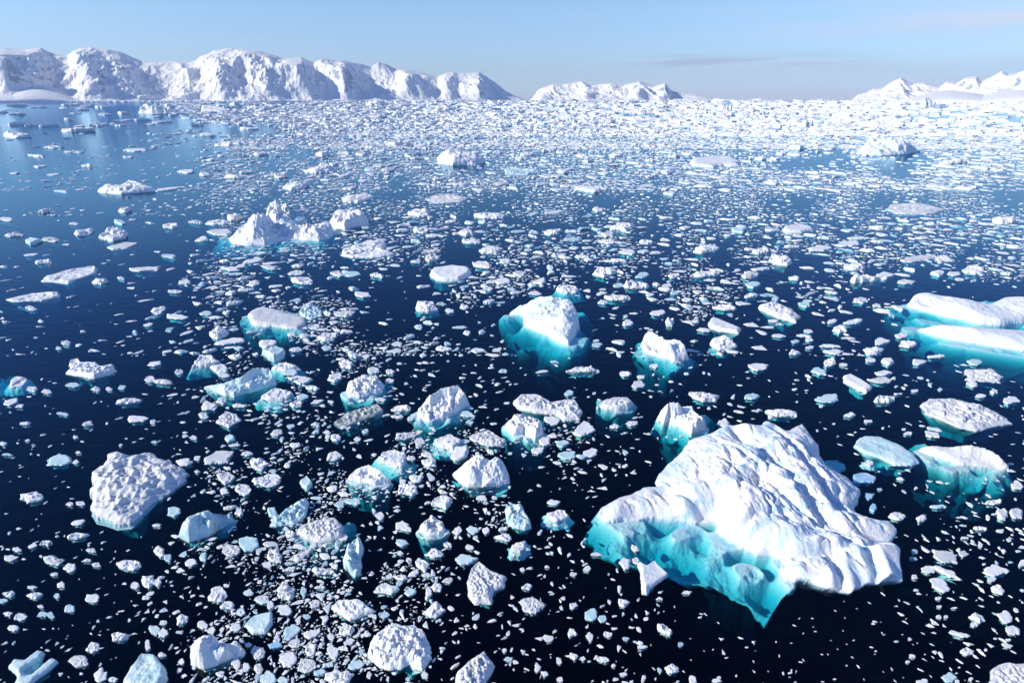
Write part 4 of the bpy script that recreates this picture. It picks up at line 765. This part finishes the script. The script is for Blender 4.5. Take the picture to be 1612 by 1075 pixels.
# ------------------------------------------------------------------ the uncountable small ice: one object
def ico(level):
    t = (1 + 5 ** .5) / 2
    V = [(-1, t, 0), (1, t, 0), (-1, -t, 0), (1, -t, 0), (0, -1, t), (0, 1, t), (0, -1, -t), (0, 1, -t), (t, 0, -1), (t, 0, 1), (-t, 0, -1), (-t, 0, 1)]
    Fc = [(0, 11, 5), (0, 5, 1), (0, 1, 7), (0, 7, 10), (0, 10, 11), (1, 5, 9), (5, 11, 4), (11, 10, 2), (10, 7, 6), (7, 1, 8), (3, 9, 4), (3, 4, 2), (3, 2, 6), (3, 6, 8), (3, 8, 9), (4, 9, 5), (2, 4, 11), (6, 2, 10), (8, 6, 7), (9, 8, 1)]
    V = [tuple(np.array(v) / np.linalg.norm(v)) for v in V]
    for _ in range(level):
        c = {}; F2 = []
        def mid(a, b):
            k = (min(a, b), max(a, b))
            if k not in c:
                m = (np.array(V[a]) + np.array(V[b])); V.append(tuple(m / np.linalg.norm(m))); c[k] = len(V) - 1
            return c[k]
        for a, b, d in Fc:
            x, y, z = mid(a, b), mid(b, d), mid(d, a); F2 += [(a, x, z), (b, y, x), (d, z, y), (x, y, z)]
        Fc = F2
    return np.array(V), np.array(Fc)
def templates(level, count, seed):
    D, Fc = ico(level); rs = np.random.RandomState(seed); out = []
    for _ in range(count):
        K = rs.randint(5, 10); n = rs.normal(size=(K, 3)); n /= np.linalg.norm(n, axis=1)[:, None]; n[:, 2] *= rs.choice([.25, .5, .9])
        K = K; d = rs.uniform(.3, 1.0, K)
        q = D @ n.T; r = np.min(np.where(q > .08, d[None, :] / np.maximum(q, .08), 9), axis=1); r = np.minimum(r, 1.25)
        P = D * r[:, None]
        a_ = np.arctan2(P[:, 1], P[:, 0]); f_ = 1 + .22 * np.sin(2 * a_ + rs.uniform(0, 6.3)) + .16 * np.sin(3 * a_ + rs.uniform(0, 6.3)) + .1 * np.sin(5 * a_ + rs.uniform(0, 6.3))
        P[:, 0] *= f_; P[:, 1] *= f_; P[:, 2] = np.minimum(P[:, 2], rs.uniform(.35, 1) + P[:, 0] * rs.uniform(-.4, .4) + P[:, 1] * rs.uniform(-.4, .4))
        P += rs.normal(size=P.shape) * .03
        ext = P.max(0) - P.min(0); P = (P - (P.max(0) + P.min(0)) / 2) / ext * 2
        out.append(P.astype(np.float32))
    return out, Fc
def plates(n, count, seed):
    """angular shards: a random polygon outline, steep broken edge, tilted uneven top"""
    rs = np.random.RandomState(seed); out = []; Fc = []
    R_ = 5
    for r in range(R_ - 1):
        for k in range(n):
            a, b, c, d = r * n + k, r * n + (k + 1) % n, (r + 1) * n + (k + 1) % n, (r + 1) * n + k
            Fc += [(a, b, c), (a, c, d)]
    for k in range(n): Fc.append(((R_ - 1) * n + k, (R_ - 1) * n + (k + 1) % n, R_ * n)); Fc.append(((k + 1) % n, k, R_ * n + 1))
    for _ in range(count):
        K = rs.randint(3, 8); an = np.sort((np.arange(K) + rs.uniform(-.38, .38, K)) / K * 2 * np.pi); rr = rs.uniform(.45, 1, K)
        C_ = np.stack([np.cos(an) * rr, np.sin(an) * rr], -1)
        t = np.arange(n) / n * K; i = t.astype(int); f = (t - i)[:, None]
        P = C_[i % K] * (1 - f) + C_[(i + 1) % K] * f + rs.normal(size=(n, 2)) * .035
        tx, ty = rs.uniform(-.5, .5, 2); L_ = []
        for sc, z, nz_ in ((.55, -1, 0), (1.03, -.25, 0), (1.0, .35, .12), (.78, .72, .16), (.4, .8, .22)):
            q = P * sc; L_.append(np.concatenate([q, (z + (q[:, :1] * tx + q[:, 1:] * ty) * (z > 0) + rs.normal(size=(n, 1)) * nz_)], 1))
        L_.append(np.array([[0, 0, .8]])); L_.append(np.array([[0, 0, -1]]))
        P = np.concatenate(L_); e = np.abs(P[:, :2]).max(0); P[:, :2] = (P[:, :2] - (P[:, :2].max(0) + P[:, :2].min(0)) / 2) / (np.ptp(P[:, :2], axis=0) / 2)
        P[:, 2] += .1
        out.append(P.astype(np.float32))
    return out, np.array(Fc)
T2, F2 = templates(2, 30, 3); T1, F1 = templates(1, 40, 4); T0, F0 = templates(0, 30, 5)
T3, F3 = plates(8, 80, 6); T4, F4 = plates(16, 60, 7)
COVY = [160, 166, 180, 200, 225, 250, 290, 330, 380, 430, 480, 530, 580, 630, 690, 750, 820, 880, 940, 1000, 1060, 1200]
COV = np.array([
 [.02,.02,.05,.15,.30,.55,.65,.70,.75,.80,.75,.60,.45,.60,.55,.50],
 [.02,.02,.12,.50,.85,.90,.90,.95,.95,.95,.95,.85,.75,.80,.65,.55],
 [.01,.02,.35,.80,.88,.92,.92,.92,.92,.95,.92,.88,.85,.75,.50,.45],
 [.02,.02,.04,.15,.65,.80,.88,.92,.92,.92,.88,.82,.82,.78,.65,.62],
 [.02,.02,.08,.35,.60,.70,.78,.80,.85,.85,.80,.75,.62,.65,.65,.62],
 [.02,.02,.05,.22,.50,.55,.58,.62,.74,.76,.66,.48,.36,.30,.48,.52],
 [.03,.04,.07,.25,.40,.45,.45,.50,.60,.60,.55,.50,.42,.42,.52,.55],
 [.05,.06,.12,.20,.35,.42,.40,.50,.50,.36,.36,.36,.40,.52,.55,.55],
 [.05,.06,.10,.14,.20,.30,.38,.40,.40,.30,.28,.30,.30,.32,.42,.48],
 [.05,.05,.10,.24,.30,.24,.24,.28,.28,.24,.22,.22,.20,.18,.18,.24],
 [.03,.04,.12,.32,.34,.26,.14,.12,.12,.14,.22,.22,.16,.16,.04,.08],
 [.03,.04,.08,.18,.28,.28,.16,.12,.04,.08,.12,.17,.18,.16,.05,.05],
 [.03,.03,.05,.18,.28,.28,.22,.14,.05,.04,.07,.10,.10,.11,.10,.08],
 [.03,.03,.06,.18,.24,.22,.20,.18,.11,.08,.08,.09,.08,.06,.04,.06],
 [.02,.03,.04,.12,.20,.18,.18,.18,.18,.14,.08,.06,.05,.03,.03,.04],
 [.02,.02,.05,.22,.26,.20,.20,.17,.12,.10,.02,.0,.0,.02,.05,.05],
 [.03,.04,.04,.20,.30,.15,.20,.20,.10,.05,.015,.0,.0,.08,.11,.11],
 [.04,.04,.06,.26,.32,.22,.20,.16,.07,.07,.03,.01,0,.02,.13,.11],
 [.04,.04,.08,.36,.38,.26,.20,.08,.09,.09,.06,.005,0,.0,.07,.09],
 [.04,.05,.08,.32,.38,.30,.15,.06,.09,.09,.07,.01,.01,0.01,.04,.08],
 [.05,.05,.08,.26,.36,.26,.14,.04,.05,.07,.07,.03,.01,.01,.03,.07],
 [.05,.05,.08,.26,.30,.22,.14,.06,.06,.06,.06,.03,.02,.02,.03,.07]])
CX = np.arange(16) * 100 + 50.
def cover(x, y):
    i = np.clip(np.searchsorted(COVY, y) - 1, 0, len(COVY) - 2); Y = np.array(COVY, float)
    t = np.clip((y - Y[i]) / (Y[i + 1] - Y[i]), 0, 1)
    j = np.clip((x - 50) / 100, 0, 14.999); j0 = j.astype(int); u = j - j0
    a = COV[i, j0] * (1 - u) + COV[i, j0 + 1] * u; b = COV[i + 1, j0] * (1 - u) + COV[i + 1, j0 + 1] * u
    return a * (1 - t) + b * t
rs = np.random.RandomState(77)
acc = {0: [], 1: [], 2: [], 3: [], 4: []}
occ_small = occ.copy()
for sh_ in ([(924, 822), (926, 850), (948, 874), (1041, 922), (1091, 950), (1130, 952), (1180, 995), (1205, 992), (1253, 946), (1330, 936), (1390, 930), (1240, 880), (1120, 820)],
            [(806, 495), (812, 560), (910, 560), (930, 530), (920, 495)], [(1424, 490), (1500, 525), (1612, 525), (1612, 565), (1500, 562), (1440, 530)]): fill_poly(sh_)
rs_ = random.Random(3); occ_small = occ.copy()
GY = np.concatenate([np.arange(159, 210, 4), np.arange(210, 300, 9), np.arange(300, 1210, 22)]).astype(float)
GX = np.arange(-240, 1861, 30.)
gcx, gcy = np.meshgrid((GX[:-1] + GX[1:]) / 2, (GY[:-1] + GY[1:]) / 2)
target = cover(gcx, gcy)
pn = fbm(gcx / 95 + gcy / 160, gcy / 34, 5, 4, .65)
target = np.clip(target * np.where(target > .6, 1 + .25 * pn, np.clip(1 + 2.7 * pn, .02, 3.2)), 0, .97)
area = np.outer(np.diff(GY), np.diff(GX)); filled = np.zeros_like(area)
yi_, xi_ = np.nonzero(occ); a1 = np.searchsorted(GY, yi_ - OY, 'right') - 1; b1 = np.searchsorted(GX, xi_ - OX, 'right') - 1
ok = (a1 >= 0) & (a1 < area.shape[0]) & (b1 >= 0) & (b1 < area.shape[1]); np.add.at(filled, (a1[ok], b1[ok]), .8)
rs_py = random.Random(5); lucky = np.random.RandomState(8).rand(*target.shape)
def scatter(ytop, ybot, wmin, wmax, count, share, power=1.5, over=False):
    """dart throwing, bigger pieces first, until each patch of sea holds its share of ice"""
    u = rs.rand(count); w = (wmin ** (1 - power) + u * (wmax ** (1 - power) - wmin ** (1 - power))) ** (1 / (1 - power)); w = -np.sort(-w)
    x = rs.uniform(-220, 1830, count); y = ytop + (ybot - ytop) * rs.uniform(0, 1, count)
    ch_ = np.where(y < 210, 4, np.where(y < 300, 9, 22))
    ga = np.clip(np.searchsorted(GY, y + rs.normal(size=count) * .34 * ch_, 'right') - 1, 0, len(GY) - 2)
    gb = np.clip(np.searchsorted(GX, x + rs.normal(size=count) * 10, 'right') - 1, 0, len(GX) - 2)
    HR = rs.uniform(0, 1, count); Z1 = rs.uniform(0, 1, count)
    for xi, yi, wi, g1, g2, r1, r2 in zip(x, y, w, ga, gb, HR, Z1):
        if over: share = np.interp(yi, [165, 200, 250, 340], [4.4, 3.6, 2.5, 1.25])
        left = target[g1, g2] * (share if target[g1, g2] > .45 else min(share, 1.0)) * area[g1, g2] - filled[g1, g2]
        if left <= 0: continue
        if yi < 235 and target[g1, g2] < .3 and lucky[g1, g2] > .25 + 2 * target[g1, g2]: continue
        a, b = int(xi) + OX, int(yi) + OY
        if occ_small[b, a] and (not over or occ[b, a]): continue
        mpp, sn, cs = px_m(yi)
        hr = (.24 + .26 * r1) if yi < 300 else ((.26 + .3 * r1) if yi < 560 else .36 + .42 * r1)
        hw = wi * hr
        if yi > 235 and .72 * wi * hw > left + 3: continue
        if wi > 3 and yi > 235:
            ax0, ax1 = int(a - wi * .24), int(a + wi * .24); by0, by1 = int(b - hw * .2), int(b + hw * .2)
            if occ_small[by0:by1 + 1, ax0:ax1 + 1].any(): continue
        occ_small[int(b - hw * .42):int(b + hw * .42) + 1, int(a - wi * .42):int(a + wi * .42) + 1] = True
        filled[g1, g2] += .72 * wi * hw
        Wm = wi * mpp
        Zm = Wm * (.04 + .13 * r2 ** 1.5)
        ff_ = min(1, max(0, (300 - yi) / 80)); Zm = Zm * (1 - ff_) + ff_ * Wm * (.09 + .13 * r2)
        Dm = (hw * mpp - Zm * cs) / sn
        Dm = min(max(Dm, .35 * Wm), 1.8 * Wm)
        if yi > 300: Dm = Wm * (.35 + .65 * r1)
        acc[(4 if r2 * 7 % 1 < .65 else 2) if wi > 9 else ((3 if r2 * 7 % 1 < .7 else 1) if wi > 3.2 and yi > 235 else 0)].append((xi, yi, Wm, Dm, Zm))
scatter(159.3, 200, 4, 18, 22000, .9, 1.7)
scatter(159.3, 235, 2.5, 9, 90000, 2.5, 1.5)
scatter(159.3, 215, 2.5, 12, 90000, 4.5, 1.5, True)
scatter(200, 300, 5, 26, 22000, .5, 2.0)
scatter(200, 300, 2, 8, 70000, 1.5, 1.6)
scatter(200, 340, 2.5, 10, 90000, 2.2, 1.6, True)
scatter(300, 560, 4.5, 24, 70000, 1.05, 2.2)
scatter(540, 1190, 6, 24, 50000, .6, 2.2)
scatter(300, 560, 2.0, 10, 150000, 1.9, 1.8)
scatter(540, 1190, 2.4, 11, 110000, 1.25, 1.7)
scatter(300, 1190, 1.0, 2.4, 90000, 1.6, 1.4)
print('cover reached', (filled / area / np.maximum(target, .01)).mean(1).round(2))
Vs, Fs, Ts = [], [], []; off = 0
for lvl, (TT_, FF) in {0: (T0, F0), 1: (T1, F1), 2: (T2, F2), 3: (T3, F3), 4: (T4, F4)}.items():
    A = np.array(acc[lvl])
    if not len(A): continue
    n = len(A); ti = rs.randint(0, len(TT_), n); P = np.stack(TT_)[ti]
    ang = rs.uniform(-1, 1, n) * np.where(A[:, 1] > 300, 3.14, .4)
    r_ = (A[:, 0] - 806) / F; u_ = (537.5 - A[:, 1]) / F
    dyy = cp + u_ * sp_; dzz = -sp_ + u_ * cp; t_ = -CAMH / dzz; gx, gy = r_ * t_, dyy * t_
    # long axes lie roughly across the view, with some scatter
    px_ = P[:, :, 0] * A[:, 2, None] / 2; py_ = P[:, :, 1] * A[:, 3, None] / 2
    ca, sa = np.cos(ang)[:, None], np.sin(ang)[:, None]
    X_ = px_ * ca - py_ * sa + gx[:, None]; Y_ = px_ * sa + py_ * ca + gy[:, None]
    Z_ = P[:, :, 2] * A[:, 4, None] * 1.1 + (A[:, 4, None] * rs.uniform(-.45, -.05, n)[:, None]) * (lvl < 3)
    V = np.stack([X_, Y_, Z_], -1).reshape(-1, 3); k = P.shape[1]
    Fa = (FF[None] + (np.arange(n) * k)[:, None, None]).reshape(-1, 3) + off
    Vs.append(V); Fs.append(Fa); Ts.append(np.repeat(rs.rand(n) ** 1.5 * np.where(A[:, 1] < 330, .55, 1), k)); off += len(V)
print('brash pieces', {k: len(v) for k, v in acc.items()}, 'verts', off)
for v_, f_, t_ in EXTRA:
    Vs.append(v_); Fs.append(np.concatenate([f_[:, [0, 1, 2]], f_[:, [0, 2, 3]]]) + off); Ts.append(np.full(len(v_), t_)); off += len(v_)
V = np.concatenate(Vs); Fq = np.concatenate(Fs)
bo = mesh_obj('brash_ice', V, Fq, M_brash, smooth=False)
a_ = bo.data.attributes.new('tint', 'FLOAT', 'POINT'); a_.data.foreach_set('value', np.concatenate(Ts).astype(np.float32))
tag(bo, 'scattered small crumbs and bits of white brash ice covering the sea', kind='stuff')

# ------------------------------------------------------------------ the air: far things fade a little
hx, hy0, hy1, hz0, hz1 = WEXT + 50, -700, WEXT + 50, -WDEP - 1, 1700
hv = [(-hx, hy0, hz0), (hx, hy0, hz0), (hx, hy1, hz0), (-hx, hy1, hz0), (-hx, hy0, hz1), (hx, hy0, hz1), (hx, hy1, hz1), (-hx, hy1, hz1)]
hb = mesh_obj('haze', hv, [(3, 2, 1, 0), (4, 5, 6, 7), (0, 1, 5, 4), (1, 2, 6, 5), (2, 3, 7, 6), (3, 0, 4, 7)], None, smooth=False)
m = bpy.data.materials.new('haze_air'); m.use_nodes = True; n = m.node_tree.nodes; n.remove(n['Principled BSDF'])
pv = n.new('ShaderNodeVolumePrincipled'); pv.inputs['Density'].default_value = 1.8e-5; pv.inputs['Color'].default_value = (.78, .88, 1, 1); pv.inputs['Anisotropy'].default_value = .1
m.node_tree.links.new(pv.outputs[0], n['Material Output'].inputs['Volume']); hb.data.materials.append(m)
tag(hb, 'thin pale haze hanging over the sea toward the far mountains', kind='stuff')
